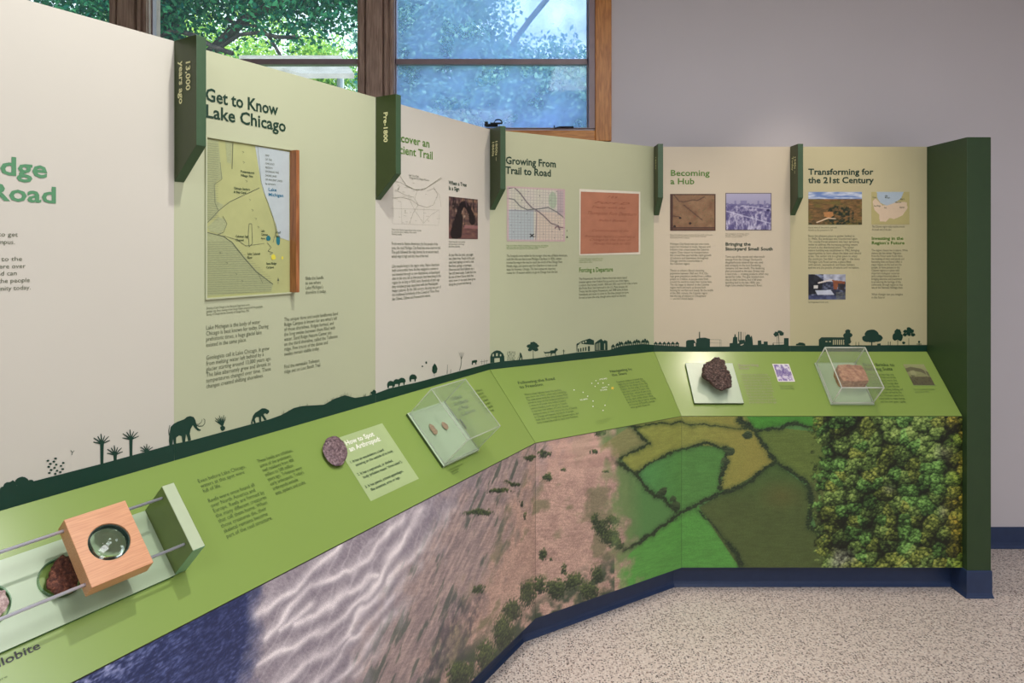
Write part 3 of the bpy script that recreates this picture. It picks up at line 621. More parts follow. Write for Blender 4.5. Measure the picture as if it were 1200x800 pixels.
def f_tree(A, B, u, v):
    n = fbm(u*6, v*16, 3); c = mix(C3(60, 42, 50), C3(140, 110, 90), n*1.6-.3)
    st = fbm(u*34, v*5, 8); c = mix(c, C3(30, 22, 28), (st-.5)*4*(v < .72))
    c = mix(c, C3(180, 160, 140), (vn(u*22, v*9, 4)-.8)*4*(v < .5))
    c = mix(c, C3(104, 66, 66), (v > .72)*.85*(fbm(u*14, v*30, 2)+.2)); c = mix(c, C3(150, 104, 104), ((v > .66) & (v < .74) & (u > .5))*.8)
    P = [(.2, .85), (.3, .55), (.36, .3), (.44, .17), (.55, .14), (.66, .25), (.78, .4), (.8, .52)]
    d = pdist(u, v, P); w = np.where(v > .4, .12+.12*np.clip(v-.5, 0, 1)+.0*u, .085); c = mix(c, C3(28, 20, 24), np.clip((w-d)/.02, 0, 1))
    c = mix(c, C3(28, 20, 24), np.clip((.1-pdist(u, v, [(.34, .9), (.38, .5)]))/.03, 0, 1))
    c = mix(c, C3(70, 52, 60), np.clip((.03-pdist(u, v, [(.55, 0), (.6, .2)]))/.02, 0, 1)); return c
a0, a1, b0, b1 = rectpx(W[0], (525.8, 230), (559.7, 280.2)); picture('photo_of_bent_tree', W[0], a0, a1, b0, b1, f_tree, 60, 90, P3)
# panel 4
W1 = W[1]; t4 = lambda *a, **k: text(W1, *a, **k)
W2L = (B2-B1).length
b = band(1, 0, W2L, [(574, 425.4), (591.5, 423), (626, 420), (654.5, 416), (675.5, 413), (714, 410), (728, 405.5), (752.5, 403), (766, 404)], P4)
b.poly([(574.5, 425), (574.5, 418), (576, 414), (579, 411.5), (582.3, 410.3), (586, 411), (589.5, 414), (591, 417.5), (591.3, 424)], holes=[[(579.4, 424.6), (579.4, 419.6), (585.6, 419.3), (585.6, 424.2)], [(577.2, 417.5), (577.2, 414.6), (578.8, 414.4), (578.8, 417.3)], [(581.3, 417.2), (581.3, 413.8), (583.4, 413.7), (583.4, 417)], [(585.8, 417.3), (585.8, 414.8), (587.4, 414.8), (587.4, 417.2)]])
for x in np.arange(595, 604, 1.6):
    for y in np.arange(412.5, 422, 2.2): b.blob(x+random.uniform(-.5, .5), y, .55, .7, 5, .3)
b.poly([(609.3, 412.8), (610.5, 413.4), (612, 417), (612.4, 421.6), (611.3, 421.4), (610.6, 418), (609, 421.8), (607.8, 421.8), (609.2, 417)]); b.line([(609, 415), (606, 421.5)], .0015)
b.line([(625, 420.5), (624.8, 409)], .0035, .002)
for dx, dy, r in ((0, -6, 3.6), (-4, -3.5, 3), (3.6, -4, 3.2), (-3.4, .5, 2.4), (3.6, .4, 2.6), (0, -1.2, 3)): b.blob(624.6+dx, 409+dy, r, r*.85, 10, .25)
b.poly([(637, 411), (638.5, 412.5), (644.5, 412), (645, 410.6), (649.5, 410.2), (650.8, 407.8), (652.6, 408.2), (654, 410), (652.2, 411), (651.2, 413.5), (651.8, 416.6), (650.8, 416.6), (650.2, 413.8), (647, 414), (646.2, 417), (645.4, 417), (645.4, 413.6), (638, 414)])
b.line([(641+2*math.cos(t), 415+2.4*math.sin(t)) for t in np.linspace(0, 6.28, 9)], .0012)
b.line([(660.6, 416), (660.6, 409.4)], .004, .003); b.line([(659, 411), (662.2, 411)], .002)
b.poly([(675.6, 413.5), (675.6, 403), (682, 399.4), (691, 396.5), (696, 398.6), (696.3, 404), (696.3, 411.6)], holes=[[(677+2.9*k, 404.2-.9*k), (677+2.9*k, 402-.9*k), (678.6+2.9*k, 401.6-.9*k), (678.6+2.9*k, 403.8-.9*k)] for k in range(4)]+[[(677+2.9*k, 412.3-.4*k), (677+2.9*k, 408.4-.6*k), (678.5+2.9*k, 408.2-.6*k), (678.5+2.9*k, 412-.4*k)] for k in range(4)]+[[(689, 411.4), (689, 405.4), (691.3, 405.4), (691.3, 411.2)]])
b.poly([(697, 411), (697, 402), (701, 398.8), (704.5, 396.8), (707, 399.6), (708.6, 398.2), (711.8, 399.6), (712, 410)], holes=[[(698.4+2*k, 410), (698.4+2*k, 402.6-k*.5), (699.2+2*k, 402.4-k*.5), (699.2+2*k, 410)] for k in range(3)]+[[(708, 409.6), (708, 402.4), (709.2, 402.4), (709.2, 409.6)]])
for k in range(10):
    x = 718.5+k*5.0; y = float(np.interp(x, [714, 728, 752.5, 766], [410, 405.5, 403, 404]))
    if x > 763: break
    b.poly([(x-2, y+1), (x-2, y-2.4), (x-2.6, y-2.4), (x, y-5.6), (x+2.6, y-2.4), (x+2, y-2.4), (x+2, y+1)], holes=[[(x-.8, y+.3), (x-.8, y-1.8), (x+.8, y-1.8), (x+.8, y+.3)]])
    if k % 2: b.blob(x+2.6, y-4.6, 1.2, 2.2, 8, .2)
b.build('ground_silhouette', M_band, P4)
t4(P4, 'heading', ['Growing From'], (592.4, 191.6), None, (651.4, 197.3), M_dark, bold=.022, cap_px=7.8); t4(P4, 'heading', ['Trail to Road'], (592.4, 203.2), None, (645.6, 207.6), M_dark, bold=.022, cap_px=7.8)
a0, a1, b0, b1 = rectpx(W1, (593.8, 217.8), (662, 283))
def f_plat(A, B, u, v):
    n = fbm(u*5, v*5, 4); c = mix(C3(196, 198, 176), C3(206, 196, 190), n); c = mix(c, C3(172, 182, 184), ((u < .45) & (v > .42))*1.0); c = mix(c, C3(204, 188, 172), ((u > .5) & (v > .45))*.9)
    c = mix(c, C3(176, 158, 164), ((u > .86) & (v < .5))*.8); c = mix(c, C3(170, 184, 160), (np.hypot((u-.78)*2.2, v-.22) < .16)*1.0)
    g = np.minimum(np.abs((u*19) % 1-.5), np.abs((v*19) % 1-.5)); c = mix(c, C3(130, 126, 130), (g < .09)*.4)
    for P, w, col in (([(0, .05), (.12, .02), (.22, .12), (.33, .28), (.42, .38), (.5, .42), (.62, .52), (.75, .66), (.88, .7), (.9, .78)], .008, C3(90, 80, 90)), ([(0, .22), (.12, .24), (.22, .36), (.34, .42), (.5, .4), (.7, .36), (.85, .44), (1, .56)], .008, C3(96, 100, 100)), ([(.82, .75), (.84, .72), (1, .74)], .008, C3(110, 80, 90)), ([(.5, .42), (.48, 1)], .006, C3(120, 100, 110)), ([(0, .44), (1, .42)], .005, C3(120, 116, 124))):
        c = mix(c, col, np.clip((w*1.6-pdist(u, v, P))/.008, 0, 1))
    for k in range(34):
        x, y = (k*.37) % 1, (k*.61) % 1; c = mix(c, C3(80, 80, 90), (np.hypot(u-x, v-y) < .008)*.8)
    d = np.minimum(np.minimum(u, 1-u), np.minimum(v, 1-v)); c = mix(c, C3(196, 168, 170), (d < .035)*.8)
    c = mix(c, C3(20, 20, 20), ((np.abs(np.abs(u-.42)-np.abs(v-.89)) < .012) & (np.abs(v-.89) < .03))*1.0); return c
picture('plat_map', W1, a0, a1, b0, b1, f_plat, 110, 110, P4)
i = Ink(W1, .0014); i.poly([(664.5, 276), (665.6, 278.6), (663.4, 278.6)]); i.line([(664.5, 269), (664.5, 271.5)], .002); i.build('map_arrow', M_dark, P4)
t4(P4, 'caption', ['Map of northern Illinois townships and county lines, ink drawing,', 'with the early road shown from village to village. Courtesy of', 'the county library collection of maps and atlases.'], (593.6, 288.2), (593.6, 291.8), (642.6, 289), M_mid)
t4(P4, 'body_text', ['The footpaths once walked by the younger tribes was of Native Americans,', 'trails like this one that is now Michigan City Road. In 1830s, settlers', 'traveled by wagon the road to reach the mouth of the Chicago River.', 'Hotels, stage, and taverns near Fort Dearborn in route to and', 'stops for business. Chicago. This hard avenue ran important', 'routes for 19 western settlers to get to Chicago from the East.'], (593.6, 301), (593.6, 321), (665, 303), M_soft)
i = Ink(W1, .0012); i.poly([(679, 221.2), (750.4, 224.6), (750.4, 298), (679, 299)]); pb = i.build('letter_backing', mat('paper_white', rgb(222, 216, 200), .6), P4)
a0, a1, b0, b1 = rectpx(W1, (680.6, 224.6), (748.6, 295.6))
i = Ink(W1, .002); i.poly([(680.6, 224.4), (748.8, 227), (748.5, 295.4), (680.2, 297.6)]); lt = i.build('handwritten_letter', mat('terracotta_paper', rgb(176, 118, 92), .7, .06, 20), P4)
M_rust = mat('ink_rust', rgb(146, 88, 66), .6)
for w_, x0, y, x1 in (('7 8 9', 711, 232, 722), ('Fort D', 695, 238, 735), ('Treaty with the', 692, 243.5, 732), ('Thompson Fort Dearborn', 687, 251, 745), ('Indian Bureau', 701, 259, 733), ('Communicated to the', 693, 271, 736), ('Proceedings had at a Council held at', 685, 278, 744), ('Chicago in the State of', 690, 282, 738), ('Monday February 3d 1835', 695, 286.5, 738)):
    o = t4(lt, 'handwriting', [w_], (x0, y-(x0-700)*.0), None, (x1, y), M_rust, cap_px=2.6 if 'Thomp' not in w_ else 3.6, h=.0026, shear=.55)
t4(P4, 'caption', ['Treaty title page copied from the', 'national archives, records of the', 'Indian affairs office.'], (678.5, 303.8), (678.5, 308), (706.5, 306), M_pale)
t4(P4, 'subheading', ['Forcing a Departure'], (678.5, 318.9), None, (718.4, 318.4), M_mid, bold=.014, cap_px=5)
t4(P4, 'body_text', ['The Potawatomi, the area’s Native American nation signed', 'treaties against their Federal forces pushed out of the region,', 'a culture that hunted, traded. 1830 and 1833 required the tribe to leave', 'the Forks River land removed to the U.S. Many peoples did', 'Treaty had the largest Potawatomi, and 1838 some of these', 'homelands and never to come to. But they changed to move', 'forced to leave the area, though some stayed on the land.'], (678.5, 328), (678.5, 350), (746.8, 330), M_soft)
# panel 5
W2 = W[2]; t5 = lambda *a, **k: text(W2, *a, **k)
b = band(2, 0, SE3-G, [(766, 404), (795, 405.8), (802.5, 406.3), (855, 406), (882, 404.5), (925, 405)], P5)
for k in range(6):
    x = 768.5+k*5; y = 405; b.poly([(x-2, y+1), (x-2, y-2), (x-2.8, y-2), (x, y-5), (x+2.8, y-2), (x+2, y-2), (x+2, y+1)], holes=[[(x-.8, y+.1), (x-.8, y-1.6), (x+.8, y-1.6), (x+.8, y+.1)]])
b.poly([(804, 407), (804, 399.6), (806, 398.4), (813, 398), (814.5, 400), (815, 401.5), (816, 401.4), (816, 397), (820, 395.8), (826, 395.4), (832, 397), (832, 407)], holes=[[(813.2, 405.6), (813.2, 402), (815.2, 402), (815.2, 405.6)]])
b.line([(819.8, 397), (819.8, 388.6)], .0055, .004); b.line([(832, 397.6), (845, 398), (845, 406)], .001); b.line([(832, 401.5), (845, 402)], .0008); b.line([(843.5, 398), (843.5, 406)], .0008)
b.poly([(855, 407), (855, 402), (858.5, 401.8), (859.2, 395), (860.4, 394.6), (860.8, 391.4), (862, 391.4), (862.3, 394.6), (864, 395), (864.3, 402.4), (866, 402), (866.4, 398.4), (872.6, 398), (873, 401), (873.6, 394), (875.6, 391.6), (878.4, 392), (879.6, 395), (881, 392.6), (881.8, 397), (882.4, 404), (888, 404), (888, 399), (892, 398.6), (892.4, 403), (895, 402.8), (895, 400), (899.6, 400), (899.8, 404), (905.2, 404), (906, 401), (907, 404), (918.6, 403.5), (918.8, 396), (924.2, 396), (924.2, 407)], holes=[[(867.5, 404.6), (867.6, 403.8), (871.5, 402.4), (871.4, 403.6), (869, 404.8)]])
for x in (865.7, 868.2): b.line([(x, 400), (x, 388.6)], .0045)
for x in (871, 873.2): b.line([(x, 398), (x, 389)], .0012)
b.blob(909.6, 391.4, 3, 2.8, 10, .25); b.blob(913.6, 388.8, 3, 1.8, 8, .25); b.blob(916, 391, 2.8, 2.4, 10, .25); b.line([(910.6, 404), (910.8, 392)], .0016); b.line([(913, 404), (912.4, 392)], .003)
b.line([(906, 401.6), (918, 401.6)], .001); b.build('ground_silhouette', M_band, P5)
t5(P5, 'heading', ['Becoming', 'a Hub'], (785.5, 205.9), (785.5, 215.6), (831.7, 206), M_mid, bold=.016, capf=.69)
def f_old(A, B, u, v):
    n = fbm(u*9, v*8, 12); c = mix(C3(150, 118, 88), C3(120, 88, 64), n*1.4-.2); w = vn(u*60, v*50, 3); c = mix(c, C3(96, 96, 62), (w-.72)*3); c = mix(c, C3(150, 70, 50), (vn(u*50, v*44, 9)-.86)*6)
    for P in ([(.08, .02), (.2, .2), (.3, .22), (.5, .16), (.6, .18), (.75, .08)], [(.07, .6), (.2, .62), (.24, .66)], [(.3, .3), (.7, .7)]): c = mix(c, C3(76, 54, 44), (pdist(u, v, P) < .014)*.7)
    for x, y in ((.22, .65), (.44, .8), (.1, .88)): c = mix(c, C3(40, 26, 24), (np.hypot(u-x, (v-y)) < .03)*1.0)
    d = np.minimum(np.minimum(u-.02, .98-u), np.minimum(v-.02, .97-v)); c = mix(c, C3(58, 36, 34), (np.abs(u-.045) < .02)*.8); c = mix(c, C3(66, 42, 38), (np.abs(v-.92) < .02)*.8); c = mix(c, C3(70, 44, 36), (d < .012)*.8); return c
a0, a1, b0, b1 = rectpx(W2, (785.2, 227.2), (838.5, 270.3)); picture('old_map_print', W2, a0, a1, b0, b1, f_old, 90, 76, P5)
def f_yard(A, B, u, v):
    c = mix(C3(176, 172, 200), C3(150, 148, 180), v*2); hor = .3-.02*fbm(u*9, v*0, 2)
    g = fbm(u*24, v*30/(.4+v), 5); gr = mix(C3(92, 86, 134), C3(196, 192, 216), (g-.35)*2.6); gr = mix(gr, C3(70, 62, 110), (vn(u*60, v*46, 7)-.6)*2*(v > .45)); c = np.where((v > .3)[..., None], gr, c)
    c = mix(c, C3(104, 100, 146), (np.abs(v-.3-.04*vn(u*22, v*0, 4)) < .03)*.7); c = mix(c, C3(120, 116, 160), ((v > .2) & (v < .3) & (vn(u*14, v*0, 8) > .7))*.7)
    for P in ([(.36, .34), (1, .44)], [(0, .48), (1, .82)]): c = mix(c, C3(200, 198, 222), np.clip((.016-pdist(u, v, P))/.008, 0, 1)*.8)
    c = mix(c, C3(50, 44, 90), (np.hypot((u-.93), v-.46) < .035)*1.0); d = np.minimum(np.minimum(u, 1-u), np.minimum(v, 1-v)); c = mix(c, C3(86, 74, 70), (d < .015)*.8); return c
a0, a1, b0, b1 = rectpx(W2, (850, 226), (904, 269.8)); picture('stockyard_photo', W2, a0, a1, b0, b1, f_yard, 100, 80, P5)
t5(P5, 'caption', ['Map of the Calumet region showing rail lines, canals and the city', 'streets as laid out at the turn of the century. Courtesy', 'of the library of the congress.'], (785.2, 275.6), (785.2, 279.2), (835, 276), M_cap)
t5(P5, 'caption', ['The stockyards of Chicago, about', 'the year 1900. Courtesy of the', 'county museum archive.'], (850, 274.4), (850, 278), (877.8, 275), M_cap)
t5(P5, 'body_text', ['Michigan City Road was just one route', 'explorers traveled to trade, harvest and', 'industry that crisscrossed the Calumet', 'region. Over waters to transportation', 'the crowd that spurred the rapid growth', 'of industry and businesses throughout', 'Chicago and the communities in', 'the Calumet region.'], (785.2, 286.8), (785.2, 310), (833.5, 290), M_soft)
t5(P5, 'body_text', ['Thanks to industry Illinois’s booming', 'population between 1860 and 1910, Chi-', 'cago grew population swelled from a million', 'people to 2 million, as people came from', 'around the world to make their homes here.', 'The city began to depend on the Calumet', 'region more and more as factory-built', 'housing for workers and steady. By the middle', 'of the 20th century, the Calumet region', 'was the top of industry in Chicagoland', '— and the United States.'], (785.2, 318), (785.2, 351), (836, 330), M_soft)
t5(P5, 'subheading', ['Bringing the', 'Stockyard Smell South'], (850, 287.7), (850, 293.3), (905.5, 293), M_dark, bold=.022, capf=.66)
t5(P5, 'body_text', ['Turns out of the woods and what would', 'emerge from the Chicago Stockyard’s', 'slaughterhouses entered that was used', 'and unhappily to the local Rendering', 'company and new smells. The rendering', 'plant processed to the east. Grease was', 'a new trade — creating products which may', 'spread for miles. The glue vacated town', 'was an ideal residents, but it fell away', 'spending land in the late 1800s, you', 'might have smelled Hammond’s River.'], (850, 301.8), (850, 335.4), (900.7, 310), M_soft)
# panel 6
b = band(2, SE3+G, 1.387, [(926, 405), (1087, 404)], P6)
b.poly([(932.6, 404.5), (933, 402.8), (935, 402.4), (936.5, 401.2), (941, 401.4), (943.6, 402.8), (943.8, 404.8)])
b.poly([(959.5, 406), (959.5, 397.8), (962.6, 395), (990, 395.2), (993, 396.8), (993.6, 403), (997, 404.6), (997, 406)], holes=[[(967.4, 400.8), (967.4, 399.4), (969.6, 399.4), (969.6, 400.8)], [(971.6, 400.8), (971.6, 399.4), (973.8, 399.4), (973.8, 400.8)]]+[[(976+2.4*k, 403.8), (976+2.4*k, 398), (977.3+2.4*k, 398), (977.3+2.4*k, 403.8)] for k in range(6)])
for x, y, r in ((993.5, 389, 3.4), (990.6, 393, 3), (995.8, 392.6, 3), (993.4, 396.4, 4), (993, 400, 4)): b.blob(x, y, r, r*.9, 10, .2)
for x in (1003, 1006.4): b.line([(x, 404.6), (x, 400.4)], .003, .002)
for x, y, rx, ry in ((1021.5, 391.5, 8, 5.6), (1016, 396.5, 6, 4), (1028, 396, 6.4, 4.4), (1022, 397, 8, 4)): b.blob(x, y, rx, ry, 16, .08)
b.line([(1021.6, 405), (1021.6, 396)], .006); b.poly([(1028, 404.6), (1028, 402.6), (1032, 402.2), (1032, 404.6)])
for x in (1041, 1043.4): b.line([(x, 405), (x, 400)], .003)
for x, y, rx, ry in ((1052, 389.6, 4, 4.4), (1049, 394.8, 3.4, 4.4), (1054.6, 394.8, 3.4, 4.6)): b.blob(x, y, rx, ry, 14, .12)
b.line([(1052, 405), (1052, 396)], .003); b.line([(1065, 405), (1065, 396)], .003, .002)
for dx, dy, r in ((0, -6, 3), (-4, -4, 2.6), (4, -4, 2.8), (-4.4, 0, 2.6), (4.6, 0, 2.6), (0, -1, 3)): b.blob(1065+dx, 392+dy, r, r*.8, 9, .3)
b.blob(1059, 401.6, 2, 1.6, 8); b.blob(1077, 400.4, 1.4, 1.4, 8); b.line([(1074, 403), (1080, 403)], .003); b.line([(1077, 405), (1077, 400)], .003)
b.build('ground_silhouette', M_band, P6)
t5(P6, 'heading', ['Transforming for', 'the 21st Century'], (947.3, 204.5), (947.3, 214.3), (1024, 214), M_dark, bold=.022, capf=.69)
def f_prairie(A, B, u, v):
    sky = mix(C3(110, 136, 190), C3(206, 214, 230), (fbm(u*5, v*22, 4)-.35)*3); g = fbm(u*16, v*26, 6); c = mix(C3(96, 78, 48), C3(160, 116, 70), (g-.3)*1.8)
    c = mix(c, C3(110, 100, 50), (fbm(u*6, v*9, 9)-.5)*4); c = mix(c, C3(34, 46, 32), (fbm(u*24, v*20, 3)-.4)*5*((np.hypot((u-.6)*1.3, v-.7) < .33)+(v > .85)*.4)); c = mix(c, C3(196, 136, 84), (inpoly(u, v, [(.28, .62), (.45, .6), (.47, .72), (.4, .8), (.3, .75)]))*.85)
    c = mix(c, C3(226, 200, 170), np.clip((.02-pdist(u, v, [(.16, .93), (.3, .84), (.36, .8), (.5, .82)]))/.01, 0, 1)); return np.where((v < .21)[..., None], sky, c)
a0, a1, b0, b1 = rectpx(W2, (947.2, 224.8), (1010, 263.2)); picture('prairie_photo', W2, a0, a1, b0, b1, f_prairie, 110, 72, P6)
def f_reg(A, B, u, v):
    c = mix(C3(186, 176, 122), C3(186, 176, 122), u*0); c = mix(c, C3(218, 196, 170), inpoly(u, v, [(.03, .3), (.1, .2), (.3, .42), (.7, .3), (.93, .32), (.95, .5), (.82, .72), (.6, .84), (.48, .8), (.38, .92), (.22, .9), (.2, .7), (.08, .55)])*1.0)
    c = mix(c, C3(176, 192, 206), inpoly(u, v, [(.14, 0), (.16, .2), (.24, .34), (.4, .42), (.6, .34), (.78, .2), (.85, 0)])*1.0); return c
a0, a1, b0, b1 = rectpx(W2, (1021, 224.8), (1065.5, 262.9)); rm = picture('regional_map', W2, a0, a1, b0, b1, f_reg, 70, 60, P6)
for ls, p0, pr in ((['Lake', 'Michigan'], (1037, 230), (1043, 231)), (['Chicago'], (1022.5, 232), (1027, 231)), (['Sand Ridge'], (1024, 242), (1032, 243)), (['Indiana Dunes'], (1049, 237.6), (1056, 237)), (['Gary'], (1036, 244), (1039, 243)), (['Michigan City'], (1055, 234), (1060, 235)), (['Valparaiso'], (1054, 243.6), (1060, 243))):
    t5(rm, 'map_lettering', ls, p0, (p0[0], p0[1]+2.2) if len(ls) > 1 else None, pr, M_soft, cap_px=1.7, bold=.01, h=.0018)
def f_house(A, B, u, v):
    c = mix(C3(46, 50, 70), C3(150, 160, 190), (fbm(u*9, v*9, 5)-.4)*3); c = mix(c, C3(206, 210, 226), ((v < .3) & (u > .4))*.8*(.4+fbm(u*8, v*8, 2))); c = mix(c, C3(26, 28, 34), (np.hypot(u-.1, (v-.4)*.7) < .28)*.85)
    c = mix(c, C3(216, 206, 200), (pdist(u, v, [(.28, .34), (.62, .22)]) < .03)*1.0); c = mix(c, C3(146, 82, 50), (inpoly(u, v, [(.62, .22), (.98, .28), (.98, .38), (.8, .36), (.78, .6), (.68, .6), (.66, .3)]))*.9)
    c = mix(c, C3(50, 44, 44), (inpoly(u, v, [(.8, .36), (.97, .38), (.97, .66), (.8, .6)]))*.8); c = mix(c, C3(210, 216, 232), (inpoly(u, v, [(.18, .64), (.6, .62), (.7, .82), (.25, .82)]))*.9); c = mix(c, C3(66, 74, 112), (v > .84)*.7); c = mix(c, C3(230, 226, 220), ((np.abs(u-.2) < .05) & (np.abs(v-.5) < .06))*.9)
    c = mix(c, C3(150, 150, 120), ((u > .74) & (v > .7))*.7*fbm(u*20, v*20, 3)); return c
a0, a1, b0, b1 = rectpx(W2, (947.2, 321.3), (990.8, 350.8)); picture('nature_center_photo', W2, a0, a1, b0, b1, f_house, 80, 56, P6)
t5(P6, 'caption', ['Aerial view of the prairie and oak', 'woods at the preserve in fall.'], (947.2, 267.4), (947.2, 270.4), (980.8, 268), M_cap)
t5(P6, 'caption', ['The Calumet region today reaches around', 'the south end of the lake.'], (1021.7, 266.6), (1021.7, 270), (1060, 267), M_cap)
t5(P6, 'caption', ['Sand Ridge Nature Center today.'], (947.2, 354.8), None, (971, 354.8), M_cap, cap_px=2)
t5(P6, 'body_text', ['Since the pleasant place to gather looked at', 'in 1960s, the landscape was transformed again.', 'The county Forest preserve was kept sprouting', 'wider to address the increasing turning nature', 'around in the abandoned place. The center', 'nature building was established in 1962, bringing', 'opportunities to learn about the lakes and natural', 'areas. The center site is a great place to enjoy', 'the outdoors. See field — and right — the story', 'Michigan City Road carries, a place filled', 'with woods, swamplands and these habitats', 'and we are the people of nature and recreation.'], (947.2, 277.5), (947.2, 314.6), (1009, 290), M_soft)
t5(P6, 'subheading', ['Investing in the', 'Region’s Future'], (1021.3, 280.9), (1021.3, 286.2), (1060, 286), M_mid, bold=.022, capf=.66)
t5(P6, 'body_text', ['The region’s future lies in nature. While', 'visitors the late winter Migration', 'from the Forest lands found there,', 'the meeting of rivers and ponds and', 'becoming now and future offers a', 'major impact on the land and the', 'people. So have partners in the', 'Calumet region as a place with', 'important ecological resources', 'and a unique historical place in', 'bringing attention and investment', 'to protecting the heritage of the', 'community through region so that', 'was at the National Heritage Area.'], (1021.3, 294.3), (1021.3, 338), (1063.7, 300), M_soft)
t5(P6, 'body_text', ['What changes can you imagine', 'in the future?'], (1021.3, 346), (1021.3, 349.6), (1058, 346), M_soft)

# ------------------------------------------------------------------ era markers (green fins on the seams)
def fin(label, k, s, lines, at=None):
    o0 = W[k].pt(s, 0) if at is None else at; n = W[k].n; d = W[k].u
    e = empty('era_marker', (o0.x, o0.y, ZT-.348), label, 'marker')
    L, t, H, Hf = .0915, .0263, .350, .266
    z1 = ZT+.001
    def q(l, w, z): p = o0+n*l+d*w; return Vector((p.x, p.y, z))
    side = [(0.0005, z1-H), (L, z1-Hf), (L, z1), (0.0005, z1)]
    vs = [q(l, 0, z) for l, z in side]+[q(l, t, z) for l, z in side]
    fs = [(0, 1, 2, 3), (7, 6, 5, 4), (0, 4, 5, 1), (1, 5, 6, 2), (2, 6, 7, 3), (3, 7, 4, 0)]
    o = mesh('body', vs, fs, [M_fin_shade, M_fin_lit], e, mi=[0, 0, 1, 1, 0, 0]); bevel(o, .0015)
    sp = Pl(q(0, 0, 0), Vector((0, 0, -1)), n)      # lettering reads downward on the left face
    sp.n = -d
    vs, fs = [], []; size = .0255; 
    for li, ln in enumerate(lines):
        g, f = glyphs(ln, .025); kx = len(vs); b0 = L*.56-li*.028 if len(lines) > 1 else L*.42
        vs += [Vector(sp.O)+Vector((0, 0, z1-.056-x*size*1.08))+n*(b0+y*size)-d*.0012 for x, y in g]; fs += [tuple(j+kx for j in ff) for ff in f]
    mesh('lettering', vs, fs, M_finink, e)
    return e
fin('tall green marker reading 13,000 years ago, nearest the camera', 0, SE1, ['13,000', 'years ago'])
fin('green marker reading Pre-1800 beside the Ancient Trail panel', 0, SE2, ['Pre-1800'])
fin('green marker with two lines of dates left of Growing From', 1, 0, ['1800s –', '1860s'], at=Vector((B1.x, B1.y, 0)))
fin('narrow green marker left of the Becoming a Hub panel', 2, 0, ['1850s'], at=Vector((B2.x, B2.y, 0)))
fin('green marker left of the Transforming for the 21st Century panel', 2, SE3, ['1940s –', 'Today'])

# ------------------------------------------------------------------ sloping desk, three sections
def deskpart(k, label, c0, c1):
    pl = D[k]; q = []
    for c, off, z in ((c0, 0, ZB), (c1, 0, ZB), (c1, OFF, ZF), (c0, OFF, ZF)):
        p = corner(c, off); q.append(Vector((p.x, p.y, z)))
    base = sum(q, Vector())/4; e = empty('sloping_desk', base, label, 'desk panel')
    # shrink slightly at the joints so that a fine seam shows
    mid = [q[0].lerp(q[1], .0006), q[1].lerp(q[0], .0006), q[2].lerp(q[3], .0006), q[3].lerp(q[2], .0006)]
    vs = [p-pl.n*.016 for p in (mid[3], mid[2], mid[1], mid[0])]+[mid[3], mid[2], mid[1], mid[0]]
    o = mesh('desk_board', vs, BOXF, M_desk, e); return e
K1 = deskpart(0, 'long green sloping desk at left carrying the fossil displays', 0, 1)
K2 = deskpart(1, 'middle green sloping desk with the star map and Following the Road to Freedom', 1, 2)
K3 = deskpart(2, 'right green sloping desk with the rock and brick displays', 2, 3)
D1, D2, D3 = D
def td(k, *a, **kw): return text(D[k], *a, **kw)
td(0, K1, 'body_text', ['Even before Lake Chicago,', 'waters at this spot were', 'full of life.', '', 'Reefs were once found all', 'over North America and', 'Europe. Reefs are formed by', 'the many different creatures', 'that call them home. When', 'those creatures die, their', 'skeletal remains become', 'part of the reef structure.'], (233, 566), (270, 629), (313, 582.5), M_deskink)
td(0, K1, 'body_text', ['These fossils are trilobites,', 'some of the prehistoric', 'reef residents from 400', 'million to 500 million', 'years ago. Trilobites were', "early arthropods. Today's", 'arthropods include', 'ants, spiders and crabs.'], (302.5, 542.4), (325.6, 579.2), (362.5, 561), M_deskink)
a0, bb0 = D1.at(48, 759.0)
td(0, K1, 'subheading', ['Trilobite'], tuple((lambda p: (600+F*p.x/p.y, YH-F*(p.z-EYE)/p.y))(D1.pt(a0-.092, bb0))), None, (48, 759), M_black, bold=.012, cap_px=9.5)
td(0, K1, 'caption', ['Fossil of a sea creature'], tuple((lambda p: (600+F*p.x/p.y, YH-F*(p.z-EYE)/p.y))(D1.pt(D1.at(9, 793)[0]-.1, D1.at(9, 793)[1]))), None, (9, 793), M_deskink, cap_px=3)
card = Ink(D1, .0008).poly(rect(-.957, -.738, -.301, -.080), local=True).build('fact_card', mat('card_pale_green', rgb(166, 184, 130), .4, .02), K1)
td(0, card, 'heading', ['How to Spot', 'an Arthropod:'], (406, 521.8), (410.7, 528.9), (447.6, 517.5), M_whiteink, bold=.022, capf=.7, h=.0016)
td(0, card, 'body_text', ['1. It has an exoskeleton, a hard', '    covering on the outside of its body.', '', '2. It has a segmented, or divided,', '    body (trilobite means “three lobes”).', '', '3. It has paired, jointed appendages,', '    like antennae, arms or legs.'], (410.8, 543), (429.8, 571.5), (463.2, 528.8), M_dark, bold=.01, last=6, capf=.6, h=.0016)
td(0, K1, 'heading', ['Oldest', 'Artifacts', 'of Past', 'Cultures'], (529, 469.8), (540.2, 488.2), (551.5, 473), M_deskink, bold=.02, capf=.66)
td(0, K1, 'body_text', ['Spear points like these were', 'made by people who lived', 'along the lake shore. They', 'hunted large animals with', 'stone tools thousands of', 'years ago and found flint', 'in the beds of creeks.'], (552.5, 461.5), (564, 487), (580, 476), M_deskink)
td(0, K1, 'caption', ['Points on loan from the county', 'museum collection.', 'Chert and flint.'], (527, 551.5), (530, 556.4), (543, 544.6), M_deskink)
td(1, K2, 'heading', ['Following the Road', 'to Freedom'], (607.4, 450.2), (610, 455), (650.6, 444.4), M_deskink, bold=.024, capf=.66)
